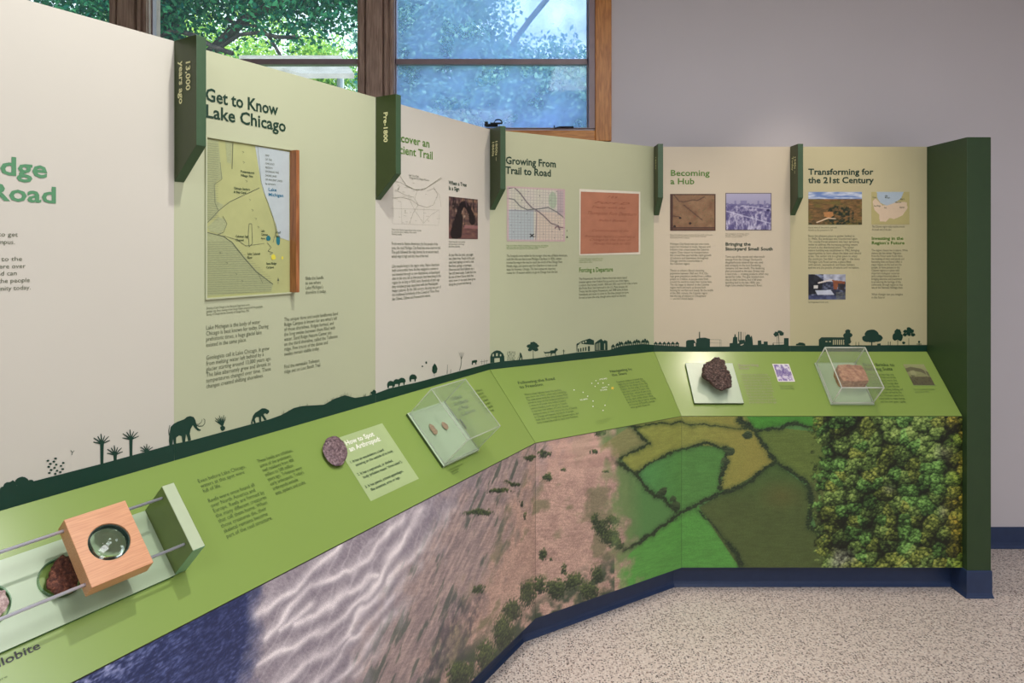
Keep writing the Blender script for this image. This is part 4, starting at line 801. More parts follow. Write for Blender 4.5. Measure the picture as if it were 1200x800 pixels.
td(1, K2, 'body_text', ['Where a busy highway meets the marshes,', 'once there was a ferry, a farm and a toll bridge.', 'The quiet places along the Little Calumet River', 'served as stops on the Underground Railroad,', 'a network of people who helped freedom', 'seekers traveling north escape to Canada.', 'It was here that settlers of Dutch descent', 'sheltered many on their way to the city of Detroit', 'or Chicago and beyond. Hundreds of people', 'made their way through the Calumet region, and', 'many trusted the road to reach their freedom.'], (614.8, 463.4), (630.5, 496.4), (681.6, 487.6), M_deskink)
td(1, K2, 'heading', ['Navigating by', 'the Stars'], (715.2, 436.5), (717.7, 440.6), (741.4, 433), M_deskink, bold=.022, capf=.66)
td(1, K2, 'body_text', ['Freedom seekers trusted the', 'night sky to travel north. They', 'looked for the shape of the Big', 'Dipper. At the edge of its cup', 'two stars point to Polaris, the', 'North Star, which shows true', 'north. They traveled at night', 'in the dark while others slept', 'and hid by day in barns, woods', 'or homes of friendly people', 'who guided them on.'], (722.8, 448.5), (740.2, 478.4), (767.5, 464), M_deskink)
td(1, K2, 'caption', ['Star map showing the Dippers', 'and the North Star as seen', 'on a spring evening.'], (697.6, 493.4), (699, 497), (715.6, 490.6), M_softd, capf=.5)
stars = [(672.8, 456.7), (683.3, 459.5), (688.7, 464), (695, 469.7), (695, 476), (706.7, 480.7), (709, 474.7)]; small = [(693.5, 449), (698.3, 445.8), (697.4, 452.5), (701, 449), (706.7, 448.6), (713.3, 450.7)]
i = Ink(D2, .001)
for L in (stars[:6], [stars[5], stars[6], (717.8, 454.5)], [small[0], small[1], small[3], small[2], small[0]], small[3:]+[(717.8, 454.5)]): i.line(L, .0009)
i.build('star_lines', M_softd, K2)
i = Ink(D2, .0014)
for x, y in stars+small: Ink(D2, .0014).blob(x, y, .62, .62, 8, .2).build('star', M_whiteink, K2)
i = Ink(D2, .0014); 
for t in range(5): th = t*1.2566; i.poly([(717.8+2.4*math.cos(th), 454.6+2.4*math.sin(th)), (717.8+.9*math.cos(th+.63), 454.6+.9*math.sin(th+.63)), (717.8, 454.6), (717.8+.9*math.cos(th-.63), 454.6+.9*math.sin(th-.63))])
i.build('north_star', mat('star_yellow', rgb(222, 190, 60), .5), K2)
for w_, x0, y, x1, y1 in (('BIG DIPPER', 680.2, 469.2, 689.2, 467.8), ('LITTLE DIPPER', 702.6, 445.2, 711.8, 444), ('NORTH', 705.6, 455, 712, 454.2), ('STAR', 703.8, 458, 712, 456.8)): td(1, K2, 'star_label', [w_], (x0, y), None, (x1, y1), M_whiteink, bold=0, cap_px=1.5)
td(2, K3, 'heading', ['Exporting', 'Steel'], (865.2, 428.8), (866.6, 432.6), (889.2, 428.8), M_greyink, bold=.022, capf=.7)
td(2, K3, 'body_text', ['From the steel mills along the lake', 'came rails, beams and plates for the', 'bridges and skyscrapers of cities all', 'around the world. Slag is the stony', 'waste left behind when iron ore is', 'melted to make steel. For decades', 'mills dumped their slag in marshes,', 'filling in wetlands and lakeshore.', 'Today plants and animals slowly', 'return to these altered places and', 'people enjoy nature in them again.'], (868.6, 439.8), (877, 472.2), (911, 468), M_greyink)
td(2, K3, 'heading', ['From Bricks to', 'Building Suits'], (1011.8, 428.8), (1013.8, 433.8), (1048.8, 428.8), M_deskink, bold=.024, capf=.68)
td(2, K3, 'body_text', ['Clay dug near the ridge was', 'pressed and fired into bricks', 'at the local brick works that', 'helped rebuild Chicago after', 'the great fire. Later the site', 'turned to making clothing and', 'other goods carried by the', 'trains. Workers came from', 'many lands to make homes,', 'and the town grew rapidly.'], (1017.8, 439.8), (1032.5, 471.6), (1062, 464), M_deskink)
def f_city(A, B, u, v):
    c = mix(C3(214, 210, 222), C3(120, 104, 160), (fbm(u*14, v*10, 5)-.38)*4); c = mix(c, C3(84, 66, 130), ((vn(u*9, v*1, 3) > v*-1+.75) & (v < .7))*.55); c = mix(c, C3(196, 184, 206), ((vn(u*20, v*30, 6) > .7) & (v > .55))*.9)
    d = np.minimum(np.minimum(u, 1-u), np.minimum(v, 1-v)); return mix(c, C3(226, 222, 214), (d < .045)*1.0)
picture('steel_mill_photo', D3, .579, .662, -.181, -.076, f_city, 50, 60, K3)
def f_mill(A, B, u, v):
    c = mix(C3(146, 150, 104), C3(112, 112, 80), v*.8); c = mix(c, C3(84, 80, 62), (pdist(u, v, [(.0, .3), (.3, .22), (.7, .3), (1, .5)]) < .09)*.7); c = mix(c, C3(160, 160, 120), ((vn(u*16, v*2, 3) > .6) & (v > .3) & (v < .55))*.5)
    c = mix(c, C3(86, 82, 62), (v > .6)*.85); c = mix(c, C3(70, 66, 52), ((fbm(u*20, v*16, 9) > .6) & (v > .5))*.5); return c
picture('brick_works_photo', D3, 1.232, 1.336, -.2, -.078, f_mill, 50, 60, K3)
Ink(D3, .0009).poly(rect(1.229, 1.339, -.203, -.197), local=True).build('photo_border', M_pale, K3)
td(2, K3, 'caption', ['Steel mill on the', 'lake shore, 1930.'], (914, 453), (915, 456), (930, 453), M_softd)
td(2, K3, 'caption', ['The brick works in its busy', 'years, about 1900.'], (1071, 457), (1072, 460), (1096, 457), M_softd)

# ------------------------------------------------------------------ mural below the desk
def murpx(k, A, B):
    pl = MU[k]; X = pl.O.x+pl.u.x*A; Y = pl.O.y+pl.u.y*A; return 600+F*X/Y, YH-F*(B-EYE)/Y
HEDGES = [([(742, 499), (751, 512), (761, 519), (750, 525), (727, 537)], 2.6), ([(738, 500), (760, 497), (785, 496), (796, 495), (828, 498), (861, 500), (873, 500)], 1.6),
          ([(712, 535), (730, 545), (745, 555), (757, 572), (780, 587), (792, 599)], 3.2), ([(745, 555), (757, 545), (780, 534), (792, 527), (815, 521), (825, 519), (850, 524)], 2.6), ([(850, 524), (852, 539), (845, 555), (843, 572)], 3.4),
          ([(730, 645), (745, 637), (765, 625), (790, 605), (798, 599), (819, 590), (852, 575), (876, 566), (894, 552), (909, 542)], 3.6), ([(867, 491), (882, 503), (894, 518), (903, 533), (909, 542), (927, 552), (945, 564), (948, 572)], 3.4),
          ([(949, 572), (951, 590), (947, 618), (960, 624)], 4), ([(885, 505), (912, 501), (933, 495), (960, 506)], 3), ([(819, 599), (840, 620), (858, 641), (868, 664)], 1.8), ([(853, 636), (862, 648), (868, 660)], 4), ([(867, 491), (880, 500)], 5)]
FIELDS = [([(700, 525), (738, 499), (761, 519), (727, 537), (712, 535)], (126, 126, 78)),
          ([(738, 480), (870, 480), (909, 542), (852, 575), (843, 572), (852, 539), (850, 524), (815, 521), (792, 527), (757, 545), (745, 555), (727, 537), (761, 519), (742, 499)], (134, 140, 62)),
          ([(757, 545), (792, 527), (815, 521), (850, 524), (852, 539), (843, 572), (852, 575), (797, 599), (780, 587), (757, 572), (745, 555)], (76, 130, 58)),
          ([(738, 648), (765, 625), (797, 599), (819, 592), (870, 665), (870, 720), (690, 730)], (78, 146, 58)),
          ([(819, 594), (909, 542), (948, 572), (946, 620), (960, 624), (985, 670), (870, 670)], (76, 92, 46)),
          ([(885, 503), (912, 501), (960, 506), (985, 540), (960, 572), (948, 568), (927, 552), (909, 542), (894, 518)], (92, 112, 48)),
          ([(865, 480), (970, 480), (968, 508), (933, 495), (891, 503), (880, 500)], (66, 134, 44)), ([(948, 566), (985, 540), (985, 630), (960, 624), (950, 600)], (84, 96, 48))]
RIDGES = [[(298, 722), (322, 705), (345, 690), (358, 670), (370, 655), (396, 640)], [(312, 750), (338, 718), (350, 700), (364, 684), (390, 677), (412, 670), (432, 652), (445, 634), (468, 606)],
          [(306, 778), (345, 758), (370, 742), (392, 728), (408, 721), (425, 703), (440, 683), (452, 662), (464, 640), (484, 612), (494, 596)], [(322, 806), (355, 778), (375, 765), (402, 748), (420, 730), (430, 712), (445, 695), (462, 672), (480, 655), (505, 622), (534, 596)],
          [(362, 808), (392, 772), (410, 752), (428, 742), (446, 722), (468, 692), (488, 664), (512, 636)], [(386, 804), (405, 788), (430, 765), (446, 742), (470, 715), (500, 680), (530, 645), (552, 620)],
          [(420, 790), (448, 762), (462, 738), (475, 718), (492, 698), (515, 670), (545, 636)], [(446, 812), (468, 785), (490, 768), (505, 745), (528, 724), (552, 698)],
          [(350, 730), (370, 720), (392, 704), (420, 686), (440, 672)], [(330, 736), (352, 722), (366, 706)], [(392, 752), (412, 744)]]
def mural_fn(k):
    def fn(A, B, u, v):
        X, Y = murpx(k, A, B); S = A+(0 if k < 2 else (F2-F1).length)
        n1_, n2_ = fbm(S*22, B*22, 3), fbm(S*70, B*70, 5, 3); g1 = vn(S*380, B*380, 7); g2 = vn(S*160+3*B*160, B*160, 9)
        wx_ = X+(n1_-.5)*30; 
        # water
        wv = fbm(S*110+B*130, B*300-S*60, 21, 3)*.75+n1_*.25; water = mix(C3(34, 46, 92), C3(92, 104, 160), (wv-.42)*3.0); water = mix(water, C3(176, 178, 214), np.clip((wv-.5)*3, 0, 1)*np.clip((225-X-(Y-720)*.8)/70, 0, 1)*1.0); water = mix(water, C3(24, 34, 78), np.clip(1-np.abs(X-250-(Y-740)*-.3)/45, 0, 1)*.4)
        # sand
        gr = vn(S*300+B*300, B*90-S*90, 31)
        sand = mix(C3(124, 114, 126), C3(176, 164, 172), (n1_*.5+gr*.5-.2)*1.4); RX = X+(fbm(S*11, B*11, 34, 2)-.5)*16; RY = Y+(fbm(S*24, B*24, 35, 2)-.5)*9
        rid = np.zeros(X.shape); rv = fbm(S*12, B*12, 33, 3)
        for P in RIDGES: dd = pdist(RX, RY, P); rid = np.maximum(rid, (.6*np.exp(-(dd/3.4)**2)+.4*np.exp(-(dd/9)**2))*(.35+1.0*rv)); sh_ = pdist(RX-7, RY-6, P); sand = mix(sand, C3(104, 96, 112), np.exp(-(sh_/5)**2)*.3)
        sand = mix(sand, C3(228, 218, 220), rid*.95); ph = (X*.82+Y*.5)/17+fbm(S*5, B*5, 40)*3.4; flow = np.abs(((ph+.5*(n1_-.5)) % 1)-.5)*2; sand = mix(sand, C3(208, 198, 204), np.clip(flow-.72, 0, 1)*2.2*fbm(S*7, B*7, 45))
        c = mix(water, sand, (X-282+(n1_-.5)*34+(Y-740)*.1)/26)
        # dune grass
        st = fbm((S*1.0+B*1.3)*14, (B-S*.8)*70, 44, 3)
        dune = mix(C3(116, 90, 84), C3(206, 168, 150), (n1_*.35+g2*.3+g1*.4-.02)*1.35-.05); dune = mix(dune, C3(92, 100, 66), np.clip((fbm(S*9, B*14, 61)-.56)*5, 0, .55))
        up = np.clip((575-Y)/45, 0, 1)*np.clip((X-560)/60, 0, 1); dune = mix(dune, mix(C3(168, 130, 118), C3(214, 174, 156), fbm(S*6+B*16, B*60, 91)*1.6-.3), up*.75)
        slope = mix(C3(128, 112, 114), C3(184, 158, 150), (st*.6+g2*.25+g1*.15-.3)*2.2); slope = mix(slope, C3(70, 84, 76), np.clip((fbm((S+B*1.2)*9, (B-S)*34, 71)-.58)*7, 0, .7)); c = mix(c, slope, (X-478+(Y-640)*.55+(n1_-.5)*60)/46)
        c = mix(c, dune, (X-556+(Y-640)*.45+(n1_-.5)*70)/50)
        c = mix(c, C3(60, 74, 58), np.clip((fbm(S*20, B*26, 81)-.42)*5, 0, 1)*np.clip((X*.62+Y-1084)/26, 0, 1)*(X < 720)*.95)
        for x, y, w_ in ((525, 745, 16), (548, 730, 10), (505, 775, 12)): c = mix(c, C3(62, 60, 72), np.exp(-(pdist(X, Y, [(x-8, y+40), (x+14, y-36)])/(w_*.7))**2)*np.clip(n2_*2.2-.6, 0, 1)*.6)
        # shrubs
        wq, wi, wqx, wqy = worley(S*95, B*95, 93); wt = wqy*.6-wq*.5+wi*.5+.5
        sh = [(622, 536, 7, 4), (637, 530, 8, 5), (642, 559, 7, 5), (661, 551, 3, 2.4), (696, 529, 5, 3.2), (704, 508, 8, 4), (710, 553, 3, 1.6), (612, 590, 2.6, 5), (615, 605, 2, 6), (636, 649, 5, 7), (661, 668, 3, 8), (700, 672, 8, 11), (704, 617, 10, 11), (714, 628, 12, 10), (722, 636, 10, 8), (697, 607, 5, 7), (718, 610, 8, 7), (632, 685, 9, 12), (652, 690, 14, 12), (672, 682, 12, 12), (690, 692, 12, 12), (618, 695, 10, 18), (600, 715, 12, 14), (560, 690, 7, 6), (590, 742, 14, 22), (570, 770, 14, 20), (540, 790, 18, 16), (645, 655, 2, 3), (600, 566, 10, 3), (585, 575, 14, 3), (560, 600, 18, 4)]
        for x, y, rx, ry in sh:
            q = np.hypot((X-x+(n2_-.5)*8)/rx, (Y-y+(n1_-.5)*8)/ry); q = q+(wq-.35)*.75; tone = mix(C3(28, 40, 36), C3(104, 122, 62), (g2*.35+wt*.75-.3+(y-Y)/ry*.25)*1.1); c = mix(c, tone, np.clip((1.1-q)*3.5, 0, 1)*.95)
        # farmland takes over from the dune
        far = np.clip((X-708+(n1_-.5)*46-(Y-560)*.12)/22, 0, 1); fieldc = mix(C3(86, 116, 66), C3(110, 134, 80), n1_*1.2); fieldc = mix(fieldc, C3(80, 128, 66), np.clip((X-735)/20, 0, 1))
        for P, col in FIELDS:
            m_ = inpoly(X, Y, P)[..., None]; base = C3(*col)*(.86+.28*(n1_*.4+g1*.25+vn(S*30, B*220, 13)*.35))[..., None]; fieldc = np.where(m_, base, fieldc)
        fieldc = mix(fieldc, C3(140, 126, 56), inpoly(X, Y, FIELDS[1][0])*np.clip((X-800)/80, 0, 1)*.55); fieldc = mix(fieldc, C3(74, 150, 92), np.clip((800-X)/60, 0, 1)*inpoly(X, Y, FIELDS[2][0])*.5)
        fieldc = mix(fieldc, C3(66, 100, 46), inpoly(X, Y, FIELDS[4][0])*np.clip((590-Y)/40, 0, 1)*.6); fieldc = mix(fieldc, C3(104, 92, 46), inpoly(X, Y, FIELDS[4][0])*np.clip(1-np.hypot((X-915)/30, (Y-580)/20), 0, 1)*.5)
        HX = X+(n2_-.5)*5; HY = Y+(n1_-.5)*6; cell, cid, hx, hy = worley(S*110, B*110, 3)
        for P, w_ in HEDGES:
            ww = w_*(.5+.7*vn(S*45, B*45, 17))*(1.25-cell*.9); d = pdist(HX, HY, P); hc = mix(C3(28, 42, 30), C3(66, 86, 46), (hy*.9+cid*.4)); fieldc = mix(fieldc, hc, np.clip((ww-d)/.9, 0, 1)); fieldc = mix(fieldc, C3(40, 62, 34), np.exp(-((d-ww)/2.5)**2)*.3)
        for x, y, r in ((776, 576, 6), (791, 592, 6), (789, 585, 4), (855, 528, 6), (850, 540, 5), (876, 510, 6)): fieldc = mix(fieldc, mix(C3(30, 46, 32), C3(72, 92, 54), g2+(y-Y)/r*.4), np.clip((r-np.hypot(HX-x, HY-y))/1.2, 0, 1))
        c = mix(c, fieldc, far)
        # forest canopy seen from above
        ax, ay = S+(n2_-.5)*.012, B+(n1_-.5)*.02
        f1, id1, hx, hy = worley(ax*17, ay*17, 51); f2, id2, hx2, hy2 = worley(ax*62, ay*62, 53); f3, id3, hx3, hy3 = worley(S*150, B*150, 57)
        big = fbm(S*9, B*9, 101, 3); t3 = fbm(S*120, B*120, 103, 3)
        lit = .40+.38*(hy-hx*.35)-.34*(f1-.42)+.5*(big-.5)*1.6+.34*hy2-.42*(f2-.42)+.16*hy3-.14*(f3-.4)+.7*(t3-.5)+.22*(id2-.5)
        fo = mix(C3(14, 24, 12), C3(88, 116, 48), lit*1.5); fo = mix(fo, C3(156, 178, 92), (lit-.55)*1.9); fo = mix(fo, fo*C3(1.1, .98, .85), (id1 > .7)*1.0); fo = mix(fo, fo*C3(.86, 1.02, .98), (id1 < .3)*1.0); fo = mix(fo, C3(12, 18, 10), np.clip((f1-.62)*3.5, 0, .7))
        gy = np.clip(1.15-np.hypot((X-985)/17, (Y-655)/15)+(n1_-.5), 0, 1)+np.clip(1-np.hypot((X-1107)/12, (Y-530)/14)+(n1_-.5), 0, 1)*.7+np.clip(1-np.hypot((X-1042)/10, (Y-573)/8), 0, 1)*.7+np.clip(1-np.hypot((X-1105)/8, (Y-600)/12), 0, 1)*.7
        fo = mix(fo, C3(128, 132, 118)*(.45+lit[..., None]*1.0), np.clip(gy, 0, 1)*.8); fo = mix(fo, fo*C3(1.3, 1.0, .65), np.clip((X-1100)/20, 0, 1)*.8)
        fm = np.clip((X-955+(n1_-.5)*26+(id2-.5)*12-np.clip(490+20-Y, 0, 20)*-.2)/7, 0, 1)
        res = mix(c, fo*1.12, fm)*1.1; lum = (res*C3(.3, .59, .11)).sum(-1, keepdims=True); return lum+(res-lum)*.88
    return fn
def mural(k, c0, c1, a0, a1, label, step):
    pl = MU[k]; f0, f1 = corner(c0, OFF), corner(c1, OFF); g0, g1 = corner(c0, OFF-T), corner(c1, OFF-T); base = (f0+f1)/2
    e = empty('mural_panel', (base.x, base.y, ZM), label, 'mural')
    zt = ZF-.002
    mesh('backing_board', [Vector((p.x, p.y, z)) for z in (ZM, zt) for p in (f0, f1, g1, g0)], BOXF, mat('board_edge', rgb(60, 60, 60), .6), e)
    o = picture('printed_face', pl, a0, a1, ZM+.0005, zt-.0005, mural_fn(k), int((a1-a0)/step), int((zt-ZM)/step), e, h=.0012, m=M_mural)
L2 = (F2-F1).length
mural(0, 0, 1, -2.1, -.001, 'left mural panel of dark water, rippled sand and dune grass', .0028)
mural(1, 1, 2, .001, L2-.001, 'middle mural panel of a pink grassy dune turning to green fields', .003)
mural(2, 2, 3, .001, (F3-F2).length-.001, 'right mural panel of hedged fields and dense green treetops', .003)

# ------------------------------------------------------------------ toe kick
REC = OFF-.074
tk = empty('toe_kick', (F1.x, F1.y, 0), 'navy rubber toe kick running along the floor under the mural', 'plinth')
prof = [(REC-.01, ZM), (REC, ZM), (REC, .022), (REC+.004, .012), (REC+.014, .003), (REC+.014, 0), (REC-.01, 0)]
for c0, c1 in ((0, 1), (1, 2), (2, 3)): sweep('base_segment', [lambda o, c=c0: corner(c, o), lambda o, c=c1: corner(c, o)], prof, M_navy, tk)
# soffit under the mural edge (closes the recess)
sweep('soffit', [lambda o, c=c: corner(c, o) for c in (0, 1, 2, 3)], [(REC-.01, ZM), (OFF-.001, ZM), (OFF-.001, ZM+.003), (REC-.01, ZM+.003)], mat('soffit_dark', rgb(50, 50, 52), .7), tk)
# ------------------------------------------------------------------ end panel
XE0, XE1, YE0, YE1 = 2.1095, 2.221, 3.046, 3.40
ep = empty('end_panel', ((XE0+XE1)/2, (YE0+YE1)/2, 0), 'tall dark green end wall closing the exhibit at the right', 'end panel')
box('body', XE0, XE1, YE0, YE1, .1, ZT, M_end, ep, .002)
cv = [(-.01, .124), (.003, .124), (.005, .118), (.005, .022), (.009, .01), (.014, .003), (.014, 0), (-.01, 0)]
def epo(i, o):
    return Vector(((XE0-o, YE1, 0), (XE0-o, YE0-o, 0), (XE1+o*.4, YE0-o, 0), (XE1+o*.4, YE1, 0))[i])
sweep('cove_base', [lambda o, i=i: epo(i, o) for i in range(4)], cv, M_navy, ep)

# ------------------------------------------------------------------ magnifier viewer on the left desk
def plbox(name, pl, a0, a1, b0, b1, h0, h1, m, parent, bv=0):
    vs = [pl.pt(a, b, h) for h in (h0, h1) for a, b in ((a0, b0), (a1, b0), (a1, b1), (a0, b1))]
    o = mesh(name, vs, BOXF, m, parent)
    if bv: bevel(o, bv)
    return o
def circ(a, b, r, n=40): return [(a+r*math.cos(2*math.pi*i/n), b+r*math.sin(2*math.pi*i/n)) for i in range(n)]
mv = empty('magnifier_viewer', D1.pt(-1.75, -.185), 'magnifier sliding on two steel rods above the fossil plate', 'magnifier')
M_vplate = mat('viewer_plate', rgb(162, 180, 150), .28, .02); M_vblock = mat('viewer_block', rgb(110, 130, 70), .4, .04); M_vtop = mat('viewer_block_top', rgb(178, 190, 158), .4, .03); M_vedge = mat('viewer_block_front', rgb(120, 164, 132), .35, .03)
M_pedge = mat('viewer_plate_edge', rgb(60, 110, 70), .3, .03)
DC = [(-1.738, -.180, .0395), (-1.862, -.180, .0395)]
prism('base_plate', D1, [rect(-2.36, -1.5405, -.268, -.104)]+[circ(*c)[::-1] for c in DC], .001, .008, M_vplate, mv, side=M_pedge)
for s0, s1 in ((-1.5398, -1.512), (-2.388, -2.361)):
    vs = [D1.pt(a, b, h) for h in (.001, .101) for a, b in ((s0, -.266), (s1, -.266), (s1, -.102), (s0, -.102))]
    o = mesh('end_block', vs, BOXF, [M_vblock, M_vtop, M_vedge], mv, mi=[0, 1, 2, 0, 0, 0]); bevel(o, .001, 1)
for t in (-.1215, -.2385):
    tube('rod', [D1.pt(-2.365, t, .083), D1.pt(-1.536, t, .083)], .0032, M_steel, mv, 16)
sb = prism('slider_block', D1, [rect(-1.738, -1.6205, -.2555, -.107), circ(-1.679, -.181, .0385)[::-1]], .066, .1, M_beech, mv); bevel(sb, .0018)
M_lensg = bpy.data.materials.new('lens_glass'); M_lensg.use_nodes = True
_nt = M_lensg.node_tree; _b = _nt.nodes['Principled BSDF']; _b.inputs['Transmission Weight'].default_value = 1; _b.inputs['Roughness'].default_value = .02; _b.inputs['IOR'].default_value = 1.5; _b.inputs['Base Color'].default_value = (.86, .97, .93, 1)
vs, fs = [], []; R = .0378; rings, seg = 8, 40
for sgn in (1, -1):
    for i in range(rings+1):
        r = R*i/rings
        for k in range(seg): th = 2*math.pi*k/seg; vs.append(D1.pt(-1.679+r*math.cos(th), -.181+r*math.sin(th), .084+sgn*(.0105*(1-(r/R)**2)+.0012)))
n0 = (rings+1)*seg
for q in (0, 1):
    for i in range(rings):
        for k in range(seg):
            f = (q*n0+i*seg+k, q*n0+i*seg+(k+1) % seg, q*n0+(i+1)*seg+(k+1) % seg, q*n0+(i+1)*seg+k); fs.append(f[::-1] if q == 0 else f)
for k in range(seg): fs.append((rings*seg+k, rings*seg+(k+1) % seg, n0+rings*seg+(k+1) % seg, n0+rings*seg+k))
me = bpy.data.meshes.new('lens'); L0 = WORLDLOC[mv.name]; bm = bmesh.new(); bv_ = [bm.verts.new(v-L0) for v in vs]
for f in fs:
    try: bm.faces.new([bv_[i] for i in f])
    except ValueError: pass
bmesh.ops.remove_doubles(bm, verts=bm.verts, dist=1e-6); bmesh.ops.recalc_face_normals(bm, faces=bm.faces); bm.to_mesh(me); bm.free()
for p in me.polygons: p.use_smooth = True
lens = link_mesh('lens', me, M_lensg, sb)
def ring(name, pl, a, b, r0, r1, h0, h1, m, parent, n=40): return prism(name, pl, [circ(a, b, r1, n), circ(a, b, r0, n)[::-1]], h0, h1, m, parent)
ring('lens_ring', D1, -1.679, -.181, .0368, .0384, .071, .0965, mat('ring_dark', rgb(46, 70, 60), .3), sb)
for c in DC: ring('dish_rim', D1, c[0], c[1], .0372, .0392, .001, .014, clear_mat('dish_glass_%d' % DC.index(c), (.8, .93, .86, 1), .25, (.5, .7, .55, 1)), mv)

# ---- rocks and fossils
def rock_mat(name, c1, c2, c3, scale=60, rough=.7, bump=.6):
    m = bpy.data.materials.new(name); m.use_nodes = True; nt = m.node_tree; b = nt.nodes['Principled BSDF']; tc = nd(nt, 'ShaderNodeTexCoord')
    nz = nd(nt, 'ShaderNodeTexNoise'); nz.inputs['Scale'].default_value = scale; nz.inputs['Detail'].default_value = 8; nz.inputs['Roughness'].default_value = .7; nt.links.new(tc.outputs['Object'], nz.inputs['Vector'])
    rp = nd(nt, 'ShaderNodeValToRGB'); e = rp.color_ramp.elements; e[0].position = .36; e[0].color = c1; e[1].position = .68; e[1].color = c3; el = rp.color_ramp.elements.new(.52); el.color = c2
    nt.links.new(nz.outputs['Fac'], rp.inputs[0]); nt.links.new(rp.outputs[0], b.inputs['Base Color']); b.inputs['Roughness'].default_value = rough
    bp = nd(nt, 'ShaderNodeBump'); bp.inputs['Strength'].default_value = bump; bp.inputs['Distance'].default_value = .004; nt.links.new(nz.outputs['Fac'], bp.inputs['Height']); nt.links.new(bp.outputs[0], b.inputs['Normal'])
    return m
def rock(name, pl, outline, hmax, m, label, cat, seed=1, rough=.1, freq=30, base=.0, flat=.5, segs=5, group=None):
    """solid grown from an outline seen on the desk: dome over the outline, roughened"""
    n = len(outline); ca = sum(p[0] for p in outline)/n; cb = sum(p[1] for p in outline)/n
    bm = bmesh.new(); bmesh.ops.create_icosphere(bm, subdivisions=segs, radius=1)
    angs = sorted([(math.atan2(p[1]-cb, p[0]-ca), math.hypot(p[0]-ca, p[1]-cb)) for p in outline]); A = [a[0] for a in angs]; Rr = [a[1] for a in angs]
    A = [A[-1]-2*math.pi]+A+[A[0]+2*math.pi]; Rr = [Rr[-1]]+Rr+[Rr[0]]
    L = pl.pt(ca, cb, base)
    for v in bm.verts:
        d = v.co.normalized(); th = math.atan2(d.y, d.x); R = float(np.interp(th, A, Rr)); rr = math.hypot(d.x, d.y)
        z = max(-.0, d.z*.5+.5)**flat
        a, b, h = ca+R*rr*math.cos(th), cb+R*rr*math.sin(th), hmax*z
        nz = mnoise.fractal(Vector((a, b, h))*freq+Vector((seed*7, 0, 0)), .8, 2.2, 5)*rough*hmax; nz2 = mnoise.noise(Vector((a, b, h))*freq*3+Vector((seed, 5, 0)))*rough*hmax*.4
        k = 1+(nz+nz2)/max(.3*hmax, R)
        v.co = pl.pt(ca+(a-ca)*k, cb+(b-cb)*k, base+max(0, h+(nz+nz2)*(1 if d.z > -.2 else .2)))-L
    me = bpy.data.meshes.new(name); bm.to_mesh(me); bm.free()
    for p in me.polygons: p.use_smooth = True
    o = link_mesh(name, me, m); o.location = L; return tag(o, label, cat, group)
def outl(pl, P, h=0): return [pl.at(x, y, h) for x, y in P]
rock('fossil', D1, outl(D1, [(56, 696), (53, 690), (55, 676), (60, 664), (69, 656), (79, 654), (84, 658), (85, 668), (89, 676), (88, 688), (83, 697), (70, 701)], .012), .03, rock_mat('fossil_brown', rgb(50, 20, 16), rgb(98, 52, 36), rgb(158, 100, 76), 130), 'dark brown ribbed fossil in the round dish beside the wooden magnifier', 'fossil', 3, .14, 60, .0012)
rock('fossil', D1, [(p[0], p[1]) for p in circ(-1.86, -.182, .031, 14)], .022, rock_mat('fossil_pale', rgb(150, 120, 118), rgb(196, 172, 168), rgb(224, 208, 200), 150), 'pale pinkish fossil in the dish cut off by the left edge', 'fossil', 5, .2, 60, .0012)
rock('fossil', D1, outl(D1, [(377, 531), (379, 520), (386, 513.5), (393, 513.2), (400, 519), (404, 527), (403, 539), (398, 547), (391, 548), (382, 541)], .004), .016, rock_mat('fossil_purple', rgb(56, 40, 48), rgb(116, 90, 96), rgb(178, 156, 158), 150, .45), 'purplish oval arthropod fossil at the corner of the fact card', 'fossil', 8, .12, 70, .0016)
# ---- acrylic cases
def acrylic_case(pl, s0, s1, t0, t1, hb, H, label, plate_mat, base_tilt=0):
    e = empty('acrylic_case', pl.pt((s0+s1)/2, (t0+t1)/2), label, 'display case')
    plbox('base_plate', pl, s0-.006, s1+.006, t0-.004, t1+.004, .001, hb, [plate_mat], e, .001)
    w = .003; g = .0003
    plbox('side_pane', pl, s0, s0+w, t0, t1, hb+g, H-w, M_acr, e); plbox('side_pane', pl, s1-w, s1, t0, t1, hb+g, H-w, M_acr, e)
    plbox('side_pane', pl, s0+w, s1-w, t0, t0+w, hb+g, H-w, M_acr, e); plbox('side_pane', pl, s0+w, s1-w, t1-w, t1, hb+g, H-w, M_acr, e)
    plbox('top_pane', pl, s0, s1, t0, t1, H-w, H, M_acr, e)
    return e
def edges(pl, e, s0, s1, t0, t1, h0, H, r=.0022):
    c = [(s0, t0), (s1, t0), (s1, t1), (s0, t1)]
    for i in range(4):
        a, b = c[i], c[(i+1) % 4]
        tube('case_edge', [pl.pt(*a, H), pl.pt(*b, H)], r, M_acredge2, e, 6); tube('case_edge', [pl.pt(*a, h0), pl.pt(*a, H)], r, M_acredge2, e, 6); 
    for i in (0, 1, 3): 
        a, b = c[i], c[(i+1) % 4]; tube('case_edge', [pl.pt(*a, h0+r), pl.pt(*b, h0+r)], r, M_acredge2, e, 6)
M_acredge2 = clear_mat('acrylic_edge_glow', (1, 1, 1, 1), .42, (.95, .97, .9, 1))
M_acredge1 = clear_mat('acrylic_edge_soft', (1, 1, 1, 1), .36, (.9, .95, .85, 1))
c2 = acrylic_case(D3, .795, .990, -.308, -.078, .010, .142, 'clear acrylic case with whitish edges over the brick', M_plate)
_t = M_acredge2; M_acredge2 = clear_mat('acrylic_edge_bright', (1, 1, 1, 1), .8, (1, 1, .96, 1)); edges(D3, c2, .796, .989, -.307, -.079, .011, .141, .0029)
M_acredge2 = M_acredge1
